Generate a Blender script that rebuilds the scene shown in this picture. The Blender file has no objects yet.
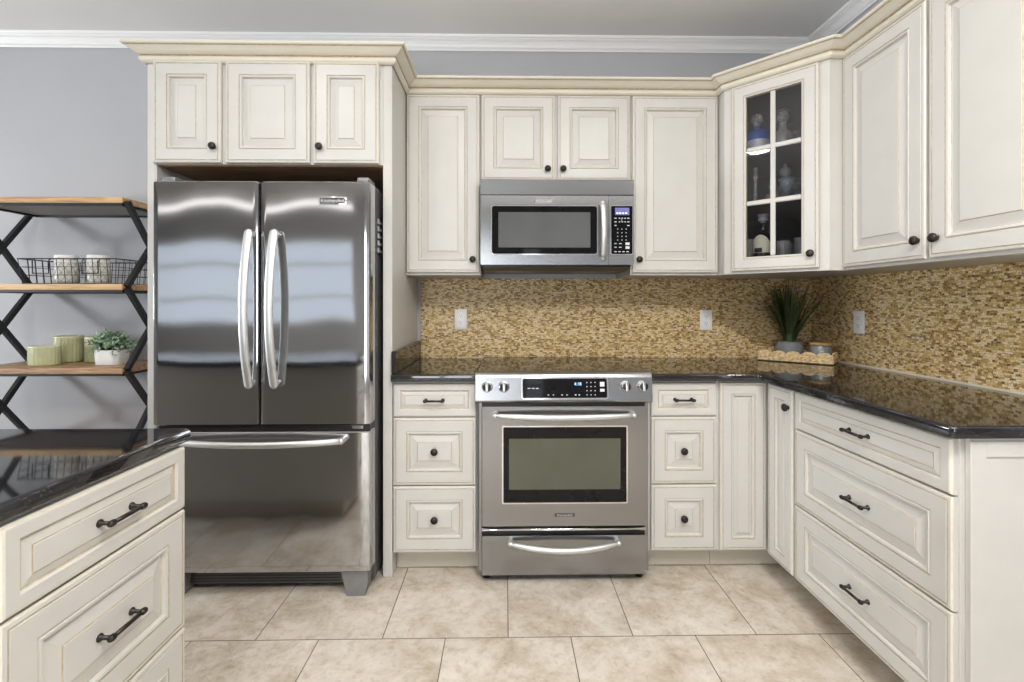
import bpy, bmesh, math, random
from mathutils import Matrix, Vector
random.seed(7)
SC = bpy.context.scene
COL = SC.collection
PI = math.pi

# ------------------------------------------------------------------ materials
def nmat(name):
    m = bpy.data.materials.new(name); m.use_nodes = True
    nt = m.node_tree; b = nt.nodes['Principled BSDF']
    return m, nt, b

def simple(name, col, rough=.5, metal=0., noise=0., nscale=30., bump=0., bscale=60., spec=None, coat=0., emit=None, estr=0.):
    m, nt, b = nmat(name)
    b.inputs['Base Color'].default_value = (*col, 1)
    b.inputs['Roughness'].default_value = rough
    b.inputs['Metallic'].default_value = metal
    if spec is not None: b.inputs['Specular IOR Level'].default_value = spec
    if coat: b.inputs['Coat Weight'].default_value = coat; b.inputs['Coat Roughness'].default_value = .08
    if emit: b.inputs['Emission Color'].default_value = (*emit, 1); b.inputs['Emission Strength'].default_value = estr
    tc = nt.nodes.new('ShaderNodeTexCoord')
    if noise:
        n = nt.nodes.new('ShaderNodeTexNoise'); n.inputs['Scale'].default_value = nscale; n.inputs['Detail'].default_value = 4
        nt.links.new(tc.outputs['Object'], n.inputs['Vector'])
        r = nt.nodes.new('ShaderNodeValToRGB')
        r.color_ramp.elements[0].position = .3; r.color_ramp.elements[1].position = .7
        r.color_ramp.elements[0].color = (*[c*(1-noise) for c in col], 1)
        r.color_ramp.elements[1].color = (*[min(1, c*(1+noise)) for c in col], 1)
        nt.links.new(n.outputs['Fac'], r.inputs['Fac']); nt.links.new(r.outputs['Color'], b.inputs['Base Color'])
    if bump:
        n = nt.nodes.new('ShaderNodeTexNoise'); n.inputs['Scale'].default_value = bscale; n.inputs['Detail'].default_value = 3
        nt.links.new(tc.outputs['Object'], n.inputs['Vector'])
        bp = nt.nodes.new('ShaderNodeBump'); bp.inputs['Strength'].default_value = bump; bp.inputs['Distance'].default_value = .002
        nt.links.new(n.outputs['Fac'], bp.inputs['Height']); nt.links.new(bp.outputs['Normal'], b.inputs['Normal'])
    return m

def steel(name, col, rough, grain=(600, 600, 2), gstr=.1, wave=0., wscale=(2, 2, 6), aniso=0., axis='X'):
    m, nt, b = nmat(name)
    b.inputs['Base Color'].default_value = (*col, 1); b.inputs['Metallic'].default_value = 1; b.inputs['Roughness'].default_value = rough
    tc = nt.nodes.new('ShaderNodeTexCoord')
    mp = nt.nodes.new('ShaderNodeMapping'); mp.inputs['Scale'].default_value = grain
    nt.links.new(tc.outputs['Object'], mp.inputs['Vector'])
    n = nt.nodes.new('ShaderNodeTexNoise'); n.inputs['Scale'].default_value = 1; n.inputs['Detail'].default_value = 2
    nt.links.new(mp.outputs['Vector'], n.inputs['Vector'])
    mr = nt.nodes.new('ShaderNodeMapRange'); mr.inputs['To Min'].default_value = rough*(1-gstr*3); mr.inputs['To Max'].default_value = rough*(1+gstr*3)
    nt.links.new(n.outputs['Fac'], mr.inputs['Value']); nt.links.new(mr.outputs['Result'], b.inputs['Roughness'])
    if aniso:
        b.inputs['Anisotropic'].default_value = aniso
        tg = nt.nodes.new('ShaderNodeTangent'); tg.direction_type = 'RADIAL'; tg.axis = axis
        nt.links.new(tg.outputs['Tangent'], b.inputs['Tangent'])
    if wave:
        m2 = nt.nodes.new('ShaderNodeMapping'); m2.inputs['Scale'].default_value = wscale
        nt.links.new(tc.outputs['Object'], m2.inputs['Vector'])
        n2 = nt.nodes.new('ShaderNodeTexNoise'); n2.inputs['Scale'].default_value = 1; n2.inputs['Detail'].default_value = 0
        nt.links.new(m2.outputs['Vector'], n2.inputs['Vector'])
        bp = nt.nodes.new('ShaderNodeBump'); bp.inputs['Strength'].default_value = 1; bp.inputs['Distance'].default_value = wave
        nt.links.new(n2.outputs['Fac'], bp.inputs['Height']); nt.links.new(bp.outputs['Normal'], b.inputs['Normal'])
    return m

def ramp(nt, stops, interp='LINEAR'):
    r = nt.nodes.new('ShaderNodeValToRGB'); cr = r.color_ramp; cr.interpolation = interp
    while len(cr.elements) < len(stops): cr.elements.new(.5)
    for e, (p, c) in zip(cr.elements, stops): e.position = p; e.color = (*c, 1)
    return r

def mosaic_mat():
    m, nt, b = nmat('mosaic')
    L = nt.links.new
    g = nt.nodes.new('ShaderNodeNewGeometry'); s = nt.nodes.new('ShaderNodeSeparateXYZ'); L(g.outputs['Position'], s.inputs[0])
    a = nt.nodes.new('ShaderNodeMath'); a.operation = 'SUBTRACT'; L(s.outputs['X'], a.inputs[0]); L(s.outputs['Y'], a.inputs[1])
    cx = nt.nodes.new('ShaderNodeCombineXYZ'); L(a.outputs[0], cx.inputs[0]); L(s.outputs['Z'], cx.inputs[1])
    br = nt.nodes.new('ShaderNodeTexBrick')
    br.inputs['Color1'].default_value = (0, 0, 0, 1); br.inputs['Color2'].default_value = (1, 1, 1, 1); br.inputs['Mortar'].default_value = (.5, .5, .5, 1)
    br.inputs['Scale'].default_value = 1; br.inputs['Mortar Size'].default_value = .0006; br.inputs['Mortar Smooth'].default_value = .3
    br.inputs['Brick Width'].default_value = .019; br.inputs['Row Height'].default_value = .0085; br.offset = .37; br.offset_frequency = 2; br.squash = .7; br.squash_frequency = 3
    # wobble the rows slightly
    nz = nt.nodes.new('ShaderNodeTexNoise'); nz.inputs['Scale'].default_value = 45; nz.inputs['Detail'].default_value = 1
    L(cx.outputs[0], nz.inputs['Vector'])
    sc = nt.nodes.new('ShaderNodeVectorMath'); sc.operation = 'SCALE'; sc.inputs['Scale'].default_value = .010
    L(nz.outputs['Color'], sc.inputs[0])
    ad = nt.nodes.new('ShaderNodeVectorMath'); ad.operation = 'ADD'; L(cx.outputs[0], ad.inputs[0]); L(sc.outputs[0], ad.inputs[1])
    L(ad.outputs[0], br.inputs['Vector'])
    r = ramp(nt, [(0, (.09, .055, .028)), (.12, (.23, .14, .05)), (.28, (.40, .26, .10)), (.48, (.54, .375, .16)), (.66, (.68, .51, .25)), (.84, (.80, .67, .43)), (.94, (.76, .66, .53)), (1, (.34, .26, .20))])
    n2 = nt.nodes.new('ShaderNodeTexNoise'); n2.inputs['Scale'].default_value = 130; n2.inputs['Detail'].default_value = 3
    L(cx.outputs[0], n2.inputs['Vector'])
    mx = nt.nodes.new('ShaderNodeMath'); mx.operation = 'MULTIPLY_ADD'; mx.inputs[1].default_value = 1.3; mx.inputs[2].default_value = -.65
    L(n2.outputs['Fac'], mx.inputs[0])
    a2 = nt.nodes.new('ShaderNodeMath'); a2.operation = 'ADD'; mm = nt.nodes.new('ShaderNodeMath'); mm.operation = 'MULTIPLY_ADD'; mm.inputs[1].default_value = .85; mm.inputs[2].default_value = .09; L(br.outputs['Color'], mm.inputs[0]); L(mm.outputs[0], a2.inputs[0]); L(mx.outputs[0], a2.inputs[1]); a2.use_clamp = True
    L(a2.outputs[0], r.inputs['Fac'])
    mix = nt.nodes.new('ShaderNodeMix'); mix.data_type = 'RGBA'
    L(br.outputs['Fac'], mix.inputs['Factor']); L(r.outputs['Color'], mix.inputs['A']); mix.inputs['B'].default_value = (.40, .28, .13, 1)
    L(mix.outputs['Result'], b.inputs['Base Color'])
    bp = nt.nodes.new('ShaderNodeBump'); bp.invert = True; bp.inputs['Strength'].default_value = .5; bp.inputs['Distance'].default_value = .002
    L(br.outputs['Fac'], bp.inputs['Height']); L(bp.outputs['Normal'], b.inputs['Normal'])
    b.inputs['Roughness'].default_value = .38; b.inputs['Specular IOR Level'].default_value = .3
    return m

def floor_mat():
    m, nt, b = nmat('travertine_tile')
    L = nt.links.new
    g = nt.nodes.new('ShaderNodeNewGeometry')
    mp = nt.nodes.new('ShaderNodeMapping'); mp.inputs['Location'].default_value = (.0184, .997, 0)
    L(g.outputs['Position'], mp.inputs['Vector'])
    def brick(c1, c2):
        br = nt.nodes.new('ShaderNodeTexBrick'); br.inputs['Scale'].default_value = 1
        br.inputs['Color1'].default_value = c1; br.inputs['Color2'].default_value = c2; br.inputs['Mortar'].default_value = (0, 0, 0, 1)
        br.inputs['Mortar Size'].default_value = .0018; br.inputs['Mortar Smooth'].default_value = .1
        br.inputs['Brick Width'].default_value = .4616; br.inputs['Row Height'].default_value = .4616; br.offset = .5; br.offset_frequency = 2
        L(mp.outputs[0], br.inputs['Vector']); return br
    br = brick((0, 0, 0, 1), (1, 1, 1, 1))
    # shift the cloud pattern by tile so it breaks at the joints
    sh = nt.nodes.new('ShaderNodeVectorMath'); sh.operation = 'SCALE'; sh.inputs['Scale'].default_value = 3.
    L(br.outputs['Color'], sh.inputs[0])
    ad = nt.nodes.new('ShaderNodeVectorMath'); ad.operation = 'ADD'; L(g.outputs['Position'], ad.inputs[0]); L(sh.outputs[0], ad.inputs[1])
    n1 = nt.nodes.new('ShaderNodeTexNoise'); n1.inputs['Scale'].default_value = 6.; n1.inputs['Detail'].default_value = 8; n1.inputs['Roughness'].default_value = .68; n1.inputs['Distortion'].default_value = .4
    L(ad.outputs[0], n1.inputs['Vector'])
    r1 = ramp(nt, [(.30, (.37, .31, .23)), (.43, (.485, .42, .34)), (.52, (.57, .51, .44)), (.66, (.64, .60, .53))])
    L(n1.outputs['Fac'], r1.inputs['Fac'])
    n2 = nt.nodes.new('ShaderNodeTexNoise'); n2.inputs['Scale'].default_value = 34; n2.inputs['Detail'].default_value = 5; n2.inputs['Roughness'].default_value = .7
    L(ad.outputs[0], n2.inputs['Vector'])
    r2 = ramp(nt, [(.36, (.76, .72, .66)), (.5, (1, 1, 1))]); L(n2.outputs['Fac'], r2.inputs['Fac'])
    mu = nt.nodes.new('ShaderNodeMix'); mu.data_type = 'RGBA'; mu.blend_type = 'MULTIPLY'; mu.inputs['Factor'].default_value = .65
    L(r1.outputs['Color'], mu.inputs['A']); L(r2.outputs['Color'], mu.inputs['B'])
    mix = nt.nodes.new('ShaderNodeMix'); mix.data_type = 'RGBA'
    L(br.outputs['Fac'], mix.inputs['Factor']); L(mu.outputs['Result'], mix.inputs['A']); mix.inputs['B'].default_value = (.10, .075, .05, 1)
    L(mix.outputs['Result'], b.inputs['Base Color'])
    bp = nt.nodes.new('ShaderNodeBump'); bp.invert = True; bp.inputs['Strength'].default_value = .6; bp.inputs['Distance'].default_value = .003
    L(br.outputs['Fac'], bp.inputs['Height']); L(bp.outputs['Normal'], b.inputs['Normal'])
    b.inputs['Roughness'].default_value = .42
    return m

def granite_mat():
    m, nt, b = nmat('black_granite')
    L = nt.links.new
    tc = nt.nodes.new('ShaderNodeTexCoord')
    v = nt.nodes.new('ShaderNodeTexVoronoi'); v.inputs['Scale'].default_value = 260
    L(tc.outputs['Object'], v.inputs['Vector'])
    r = ramp(nt, [(0, (.006, .006, .007)), (.8, (.010, .010, .011)), (.94, (.016, .016, .017)), (1, (.035, .034, .032))])
    sp = nt.nodes.new('ShaderNodeSeparateColor'); L(v.outputs['Color'], sp.inputs[0]); L(sp.outputs[0], r.inputs['Fac'])
    L(r.outputs['Color'], b.inputs['Base Color'])
    b.inputs['Roughness'].default_value = .045
    b.inputs['IOR'].default_value = 1.62
    return m

def oak_mat(name='oak', cols=((.30, .17, .07), (.50, .31, .15), (.62, .42, .22))):
    m, nt, b = nmat(name)
    L = nt.links.new
    tc = nt.nodes.new('ShaderNodeTexCoord'); mp = nt.nodes.new('ShaderNodeMapping'); mp.inputs['Scale'].default_value = (2.2, 26, 26)
    L(tc.outputs['Object'], mp.inputs['Vector'])
    n = nt.nodes.new('ShaderNodeTexNoise'); n.inputs['Scale'].default_value = 2.2; n.inputs['Detail'].default_value = 6; n.inputs['Distortion'].default_value = .8
    L(mp.outputs[0], n.inputs['Vector'])
    r = ramp(nt, [(.32, cols[0]), (.5, cols[1]), (.68, cols[2])]); L(n.outputs['Fac'], r.inputs['Fac']); L(r.outputs['Color'], b.inputs['Base Color'])
    b.inputs['Roughness'].default_value = .45
    return m

def thin_glass(name, tint=(1, 1, 1), base=.05):
    m = bpy.data.materials.new(name); m.use_nodes = True; nt = m.node_tree; nt.nodes.clear(); L = nt.links.new
    o = nt.nodes.new('ShaderNodeOutputMaterial'); t = nt.nodes.new('ShaderNodeBsdfTransparent'); t.inputs[0].default_value = (*tint, 1)
    g = nt.nodes.new('ShaderNodeBsdfGlossy'); g.inputs['Roughness'].default_value = .02
    f = nt.nodes.new('ShaderNodeFresnel'); f.inputs['IOR'].default_value = 1.5
    mx = nt.nodes.new('ShaderNodeMixShader'); L(f.outputs[0], mx.inputs[0]); L(t.outputs[0], mx.inputs[1]); L(g.outputs[0], mx.inputs[2]); L(mx.outputs[0], o.inputs[0])
    return m

def clear_glass(name, tint=(1, 1, 1), rough=.02):
    m, nt, b = nmat(name)
    b.inputs['Base Color'].default_value = (*tint, 1); b.inputs['Transmission Weight'].default_value = .84; b.inputs['Roughness'].default_value = rough; b.inputs['IOR'].default_value = 1.48
    return m

CREAM = (.57, .559, .532)
M = {}
M['paint'] = simple('cream_paint', CREAM, .36, noise=.025, nscale=9, spec=.4)
M['glaze'] = simple('brown_glaze', (.45, .385, .275), .45, noise=.18, nscale=60)
M['edge'] = simple('ivory_edge', (.66, .625, .54), .4, noise=.06, nscale=60)  # paler, yellower cream on the outer rings of the fronts
M['crownpaint'] = simple('cream_crown_paint', (.66, .62, .525), .36, noise=.03, nscale=9, spec=.4)
M['kick'] = simple('kick_paint', (.56, .52, .44), .5, noise=.04, nscale=12)
M['bronze'] = simple('dark_bronze', (.035, .03, .027), .38, metal=.75, noise=.25, nscale=90)
M['wall'] = simple('grey_wall_paint', (.46, .468, .49), .75, noise=.015, nscale=3, bump=.06, bscale=220)
M['ceil'] = simple('ceiling_paint', (.80, .795, .785), .85, noise=.01, nscale=3)
M['white'] = simple('white_trim_paint', (.90, .90, .90), .4, noise=.01, nscale=8)
M['mosaic'] = mosaic_mat()
M['floor'] = floor_mat()
M['granite'] = granite_mat()
M['fsteel'] = steel('fridge_steel', (.49, .492, .498), .075, grain=(3, 3, 500), gstr=.06, wave=.0055, wscale=(4.5, 4.5, 1.4))
M['steel'] = steel('brushed_steel', (.33, .335, .34), .24, grain=(3, 3, 700), gstr=.1, aniso=.75, axis='Z')
M['steelh'] = steel('satin_handle_steel', (.66, .66, .655), .46, grain=(40, 40, 400), gstr=.08)
M['chrome'] = steel('bright_trim_steel', (.86, .86, .86), .1, grain=(50, 50, 50), gstr=.05)
M['dsteel'] = simple('dark_grey_case', (.085, .087, .09), .38, metal=.3, noise=.06, nscale=80)
M['gsteel'] = simple('grey_painted_metal', (.22, .22, .225), .4, metal=.5, noise=.05, nscale=40)
M['black'] = simple('black_plastic', (.012, .012, .013), .3, noise=.1, nscale=40)
M['blackglass'] = simple('black_glass', (.006, .006, .007), .05, noise=.1, nscale=20, spec=.22)
M['ovenglass'] = simple('oven_window', (.080, .085, .062), .09, noise=.12, nscale=5, spec=.4)
M['mwglass'] = simple('microwave_window', (.10, .104, .104), .10, noise=.08, nscale=5, spec=.6)
M['whiteplastic'] = simple('white_plastic', (.82, .82, .82), .3, noise=.01, nscale=20)
M['slot'] = simple('slot_dark', (.05, .05, .05), .6, noise=.05)
M['mark'] = simple('pale_print', (.62, .64, .66), .5, noise=.05)
M['amber'] = simple('pale_button', (.66, .67, .68), .4, noise=.03)
M['lcd'] = simple('lit_lcd', (.12, .12, .35), .3, noise=.2, nscale=60, emit=(.20, .20, .62), estr=.13)
M['lcdmark'] = simple('lit_lcd_text', (.6, .6, .9), .4, emit=(.6, .62, 1), estr=.6)
M['led'] = simple('lit_digits', (.3, .6, .9), .4, emit=(.30, .62, 1.), estr=1.3)
M['oak'] = oak_mat()
M['oakdark'] = oak_mat('rustic_oak', ((.17, .09, .045), (.36, .215, .115), (.52, .36, .21)))
M['blackmetal'] = simple('black_metal', (.022, .022, .024), .45, metal=.4, noise=.1, nscale=60)
M['shelfpan'] = simple('shelf_underside', (.24, .235, .23), .6, noise=.05, nscale=10)
M['sage'] = simple('sage_glaze', (.43, .44, .25), .32, noise=.12, nscale=14, coat=.3)
M['sagerim'] = simple('sage_rim', (.56, .54, .36), .35, noise=.08, nscale=20)
M['whiteceramic'] = simple('white_ceramic', (.80, .80, .79), .3, noise=.02, nscale=20)
M['caulk'] = simple('pale_caulk', (.68, .61, .50), .6, noise=.05)
M['pattern'] = simple('grey_relief', (.42, .42, .40), .5, noise=.1, nscale=40)
M['jarcream'] = simple('jar_cream', (.70, .69, .64), .45, noise=.04, nscale=30)
M['leaf'] = simple('grey_green_leaf', (.27, .38, .25), .5, noise=.35, nscale=40)
M['blade'] = simple('dark_green_blade', (.050, .078, .025), .45, noise=.45, nscale=18)
M['greypot'] = simple('matte_grey_pot', (.17, .18, .19), .6, noise=.08, nscale=30)
M['candle'] = simple('grey_candle_glass', (.24, .265, .27), .25, noise=.05, nscale=20, coat=.3)
M['lidwood'] = oak_mat('lid_wood', ((.40, .23, .10), (.52, .33, .16), (.60, .40, .21)))
M['straw'] = simple('woven_straw', (.70, .53, .30), .7, noise=.35, nscale=70, bump=.6, bscale=160)
M['pane'] = thin_glass('cabinet_pane')
M['winpane'] = thin_glass('window_pane')
M['shade_in'] = simple('shade_cabinet_lining', (.05, .05, .058), .55, noise=.08, nscale=10)  # shade inside the corner cabinet is put into this dark colour
M['brownwood'] = oak_mat('brown_lining', ((.16, .085, .035), (.24, .13, .055), (.30, .17, .08)))
M['clear'] = clear_glass('clear_glass', (.97, .98, 1))
M['blueglass'] = simple('cobalt_bottle', (.02, .055, .24), .12, noise=.15, nscale=30, coat=.4)
M['pinkglass'] = clear_glass('rose_glass', (.85, .45, .40), .05)
M['paleblue'] = clear_glass('pale_blue_glass', (.62, .76, .95), .03)
M['cream_label'] = simple('cream_label', (.58, .58, .46), .6, noise=.05, nscale=30)
M['blackbottle'] = simple('dark_bottle', (.012, .011, .012), .1, noise=.1, nscale=20, coat=.4)
M['silver_lab'] = simple('silver_label', (.36, .40, .46), .4, noise=.08, nscale=30)

# ------------------------------------------------------------------ mesh builder
class MB:
    def __init__(s): s.v = []; s.f = []
    def add(s, verts, faces, mat=0, smooth=False):
        o = len(s.v); s.v += [tuple(p) for p in verts]
        s.f += [(tuple(i+o for i in f), mat, smooth) for f in faces]
        return s
    def box(s, a, b, mat=0, bev=0, seg=1):
        x0, y0, z0 = [min(p, q) for p, q in zip(a, b)]; x1, y1, z1 = [max(p, q) for p, q in zip(a, b)]
        if not bev:
            V = [(x, y, z) for x in (x0, x1) for y in (y0, y1) for z in (z0, z1)]
            return s.add(V, [(0, 1, 3, 2), (4, 6, 7, 5), (0, 4, 5, 1), (2, 3, 7, 6), (0, 2, 6, 4), (1, 5, 7, 3)], mat)
        bm = bmesh.new(); bmesh.ops.create_cube(bm, size=1)
        for v in bm.verts: v.co = ((x0+x1)/2+v.co.x*(x1-x0), (y0+y1)/2+v.co.y*(y1-y0), (z0+z1)/2+v.co.z*(z1-z0))
        bev = min(bev, .49*min(x1-x0, y1-y0, z1-z0))
        bmesh.ops.bevel(bm, geom=list(bm.edges), offset=bev, segments=seg, profile=.5, affect='EDGES')
        bm.verts.index_update()
        s.add([v.co[:] for v in bm.verts], [[v.index for v in f.verts] for f in bm.faces], mat, seg > 1); bm.free(); return s
    def panel(s, x0, x1, z0, z1, y, prof, fmat=0, scale=1.):
        """a raised panel front on the plane y, facing -y; prof = [(inset, out, mat)]"""
        V = []; F = []
        for ins, out, mt in prof:
            i = ins*scale
            V += [(x0+i, y-out, z0+i), (x1-i, y-out, z0+i), (x1-i, y-out, z1-i), (x0+i, y-out, z1-i)]
        o = len(s.v); s.v += V
        for k in range(len(prof)-1):
            for j in range(4):
                a, b = o+4*k+j, o+4*k+(j+1) % 4
                s.f.append(((a, b, b+4, a+4), prof[k+1][2], False))
        k = len(prof)-1
        s.f.append(((o+4*k, o+4*k+1, o+4*k+2, o+4*k+3), fmat, False))
        s.f.append(((o+3, o+2, o+1, o), fmat, False))
        return s
    def lathe(s, c, prof, n=20, axis='z', mat=0, smooth=True, mats=None, sx=1., sy=1.):
        def P(r, h, t):
            a, b = r*math.cos(t)*sx, r*math.sin(t)*sy
            if axis == 'z': return (c[0]+a, c[1]+b, c[2]+h)
            if axis == '-y': return (c[0]+a, c[1]-h, c[2]+b)
            return (c[0]+h, c[1]+a, c[2]+b)
        V = []; F = []
        o = len(s.v)
        for r, h in prof:
            for j in range(n): V.append(P(r, h, 2*PI*j/n))
        s.v += V
        for k in range(len(prof)-1):
            mt = mats[k] if mats else mat
            for j in range(n):
                a, b = o+k*n+j, o+k*n+(j+1) % n
                s.f.append(((a, b, b+n, a+n), mt, smooth))
        if prof[0][0] > 1e-6: s.f.append((tuple(o+j for j in range(n))[::-1], mats[0] if mats else mat, False))
        if prof[-1][0] > 1e-6: s.f.append((tuple(o+(len(prof)-1)*n+j for j in range(n)), mats[-1] if mats else mat, False))
        return s
    def tube(s, pts, r, n=8, mat=0, closed=False, smooth=True, up=None, phase=0.):
        """r: radius, or (half width across 'up' x dir, half height along up), or list of radii"""
        P = [Vector(p) for p in pts]; N = len(P); V = []; o = len(s.v)
        for i in range(N):
            if closed: d = P[(i+1) % N]-P[i-1]
            else: d = P[min(i+1, N-1)]-P[max(i-1, 0)]
            d.normalize()
            u = Vector(up) if up else (Vector((0, 0, 1)) if abs(d.z) < .9 else Vector((0, 1, 0)))
            a = d.cross(u).normalized(); b = a.cross(d).normalized()
            rr = r[i] if isinstance(r, list) else r
            ra, rb = rr if isinstance(rr, tuple) else (rr, rr)
            for j in range(n):
                t = 2*PI*j/n+phase
                V.append(tuple(P[i]+a*math.cos(t)*ra+b*math.sin(t)*rb))
        s.v += V
        for i in range(N if closed else N-1):
            for j in range(n):
                a, b = o+i*n+j, o+i*n+(j+1) % n; c, d = o+((i+1) % N)*n+(j+1) % n, o+((i+1) % N)*n+j
                s.f.append(((a, b, c, d), mat, smooth))
        if not closed:
            s.f.append((tuple(o+j for j in range(n))[::-1], mat, False)); s.f.append((tuple(o+(N-1)*n+j for j in range(n)), mat, False))
        return s
    def bar(s, p, q, w, h, mat=0, up=None):
        return s.tube([p, q], (w*.7071, h*.7071), 4, mat, smooth=False, up=up, phase=PI/4)
    def prism(s, poly, lo, hi, axis='z', mat=0, topmat=None):
        def P(a, b, h): return {'z': (a, b, h), 'y': (a, h, b), 'x': (h, a, b)}[axis]
        n = len(poly); V = [P(a, b, lo) for a, b in poly]+[P(a, b, hi) for a, b in poly]
        F = [(i, (i+1) % n, n+(i+1) % n, n+i) for i in range(n)]
        s.add(V, F+[tuple(range(n))[::-1], tuple(range(n, 2*n))], mat); return s
    def sweep(s, path, prof, mats, closed_prof=True):
        """profile (out, z) carried along an XY path, out = right hand side, mitred"""
        N = len(path); n = len(prof); o = len(s.v)
        D = [(Vector(path[i+1])-Vector(path[i])).normalized() for i in range(N-1)]
        R = [Vector((d.y, -d.x)) for d in D]
        for i in range(N):
            if i == 0: m = R[0]
            elif i == N-1: m = R[-1]
            else:
                m = (R[i-1]+R[i]); m = m/m.length_squared*2
            for out, z in prof: s.v.append((path[i][0]+m.x*out, path[i][1]+m.y*out, z))
        for i in range(N-1):
            for j in range(n if closed_prof else n-1):
                a, b = o+i*n+j, o+i*n+(j+1) % n
                s.f.append(((a, b, b+n, a+n), mats[j], False))
        s.f.append((tuple(o+j for j in range(n))[::-1], 0, False)); s.f.append((tuple(o+(N-1)*n+j for j in range(n)), 0, False))
        return s
    def mesh(s, name, mats, inv=None, recalc=True):
        me = bpy.data.meshes.new(name)
        V = [tuple(inv @ Vector(p)) for p in s.v] if inv else s.v
        me.from_pydata(V, [], [f[0] for f in s.f])
        for m in mats: me.materials.append(M[m])
        for p, f in zip(me.polygons, s.f): p.material_index = f[1]; p.use_smooth = f[2]
        if recalc:
            bm = bmesh.new(); bm.from_mesh(me); bmesh.ops.recalc_face_normals(bm, faces=bm.faces); bm.to_mesh(me); bm.free()
        me.update(); return me

def sharpen(o, deg):
    me = o.data; keep = [p.use_smooth for p in me.polygons]
    me.set_sharp_from_angle(angle=math.radians(deg))
    for p, k in zip(me.polygons, keep): p.use_smooth = k
    return o
def tag(o, label=None, cat=None, group=None, kind=None):
    if label: o['label'] = label
    if cat: o['category'] = cat
    if group: o['group'] = group
    if kind: o['kind'] = kind
    return o
def rootmat(o): return Matrix.Translation(o.location) @ Matrix.Rotation(o.rotation_euler[2], 4, 'Z')
def thing(name, label, cat, loc=(0, 0, 0), rz=0., group=None):
    o = bpy.data.objects.new(name, None); COL.objects.link(o); o.location = loc; o.rotation_euler = (0, 0, rz); o.empty_display_size = .1
    return tag(o, label, cat, group)
def part(name, mb, mats, root, label=None, loc=None, me=None):
    """mesh part in the root's local frame (loc moves the mesh origin)"""
    if me is None: me = mb.mesh(name, mats)
    o = bpy.data.objects.new(name, me); COL.objects.link(o); o.parent = root
    if loc: o.location = loc
    if label: o['label'] = label
    return o
def wpart(name, mb, mats, root, label=None, sub=None):
    """mesh part given in world coordinates"""
    me = mb.mesh(name, mats, rootmat(root).inverted())
    o = bpy.data.objects.new(name, me); COL.objects.link(o); o.parent = sub or root
    if label: o['label'] = label
    return o
def solo(name, mb, mats, label=None, cat=None, group=None, kind=None, loc=(0, 0, 0), rz=0.):
    me = mb.mesh(name, mats); o = bpy.data.objects.new(name, me); COL.objects.link(o); o.location = loc; o.rotation_euler = (0, 0, rz)
    return tag(o, label, cat, group, kind)
def text(name, body, size, mat, root, mtx, extr=.0004, sx=1.):
    cu = bpy.data.curves.new(name, 'FONT'); cu.body = body; cu.size = size; cu.align_x = 'CENTER'; cu.align_y = 'CENTER'; cu.extrude = extr
    t = bpy.data.objects.new(name, cu); COL.objects.link(t)
    dg = bpy.context.evaluated_depsgraph_get(); me = bpy.data.meshes.new_from_object(t.evaluated_get(dg))
    bpy.data.objects.remove(t); bpy.data.curves.remove(cu)
    me.transform(mtx @ Matrix.Diagonal((sx, 1, 1, 1))); me.materials.clear(); me.materials.append(M[mat]); me.name = name
    o = bpy.data.objects.new(name, me); COL.objects.link(o); o.parent = root; return o
RX90 = Matrix.Rotation(PI/2, 4, 'X')    # text in XY -> standing, facing -y

# ------------------------------------------------------------------ raised panel profiles (inset, out, material of the ring before)
PF = [(0, 0, 0), (0, .013, 0), (.003, .018, 2), (.010, .019, 0), (.0112, .0172, 1), (.0140, .0172, 1), (.0152, .0195, 0), (.060, .0195, 0),
      (.0612, .0172, 1), (.0630, .0172, 1), (.0655, .0205, 0), (.0715, .0195, 0), (.0745, .0110, 0), (.0765, .0098, 1), (.0795, .0098, 0), (.1080, .0165, 0), (.1090, .0160, 1), (.1105, .0180, 1), (.112, .0185, 0)]
PS = [(0, 0, 0), (0, .013, 0), (.003, .018, 2), (.006, .019, 2), (.0075, .0195, 0), (.030, .0195, 0),
      (.034, .0150, 0), (.036, .0130, 1), (.0375, .0130, 1), (.052, .0170, 0), (.0530, .0162, 1), (.0542, .0180, 1), (.0555, .0185, 0)]
PN = [(0, 0, 0), (0, .013, 0), (.003, .018, 2), (.010, .019, 0), (.0112, .0172, 1), (.0140, .0172, 1), (.0152, .0195, 0), (.050, .0195, 0),
      (.0510, .0172, 1), (.0530, .0172, 1), (.0555, .0205, 0), (.0600, .0195, 0), (.0620, .0120, 0), (.0640, .0105, 1), (.0660, .0105, 0), (.0780, .0145, 0), (.0790, .0140, 1), (.0800, .0155, 0)]
DM = ['paint', 'glaze', 'edge']

KNOB = MB().lathe((0, 0, 0), [(.009, 0), (.009, .0025), (.0058, .005), (.0058, .008), (.010, .0105), (.0155, .0135), (.0165, .018), (.0148, .0225), (.0098, .0255), (.004, .027), (0, .0273)], 20, '-y').mesh('knob', ['bronze'])
def pull_mesh(L):
    mb = MB(); h = L/2
    for sx in (-1, 1):
        x = sx*(h-.012)
        mb.lathe((x, 0, 0), [(.0085, 0), (.008, .003), (.0042, .007), (.0042, .022)], 12, '-y')
        mb.lathe((sx*(h-.012)-.0, -.026, 0), [(0, -.009), (.0045, -.0085), (.0068, -.005), (.0074, 0), (.0068, .005), (.0045, .0085), (0, .009)], 14, 'x')
    mb.tube([(-h+.012, -.026, 0), (h-.012, -.026, 0)], .0048, 10)
    return mb.mesh('pull', ['bronze'])
PULL_S = pull_mesh(.10); PULL_L = pull_mesh(.106)

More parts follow.
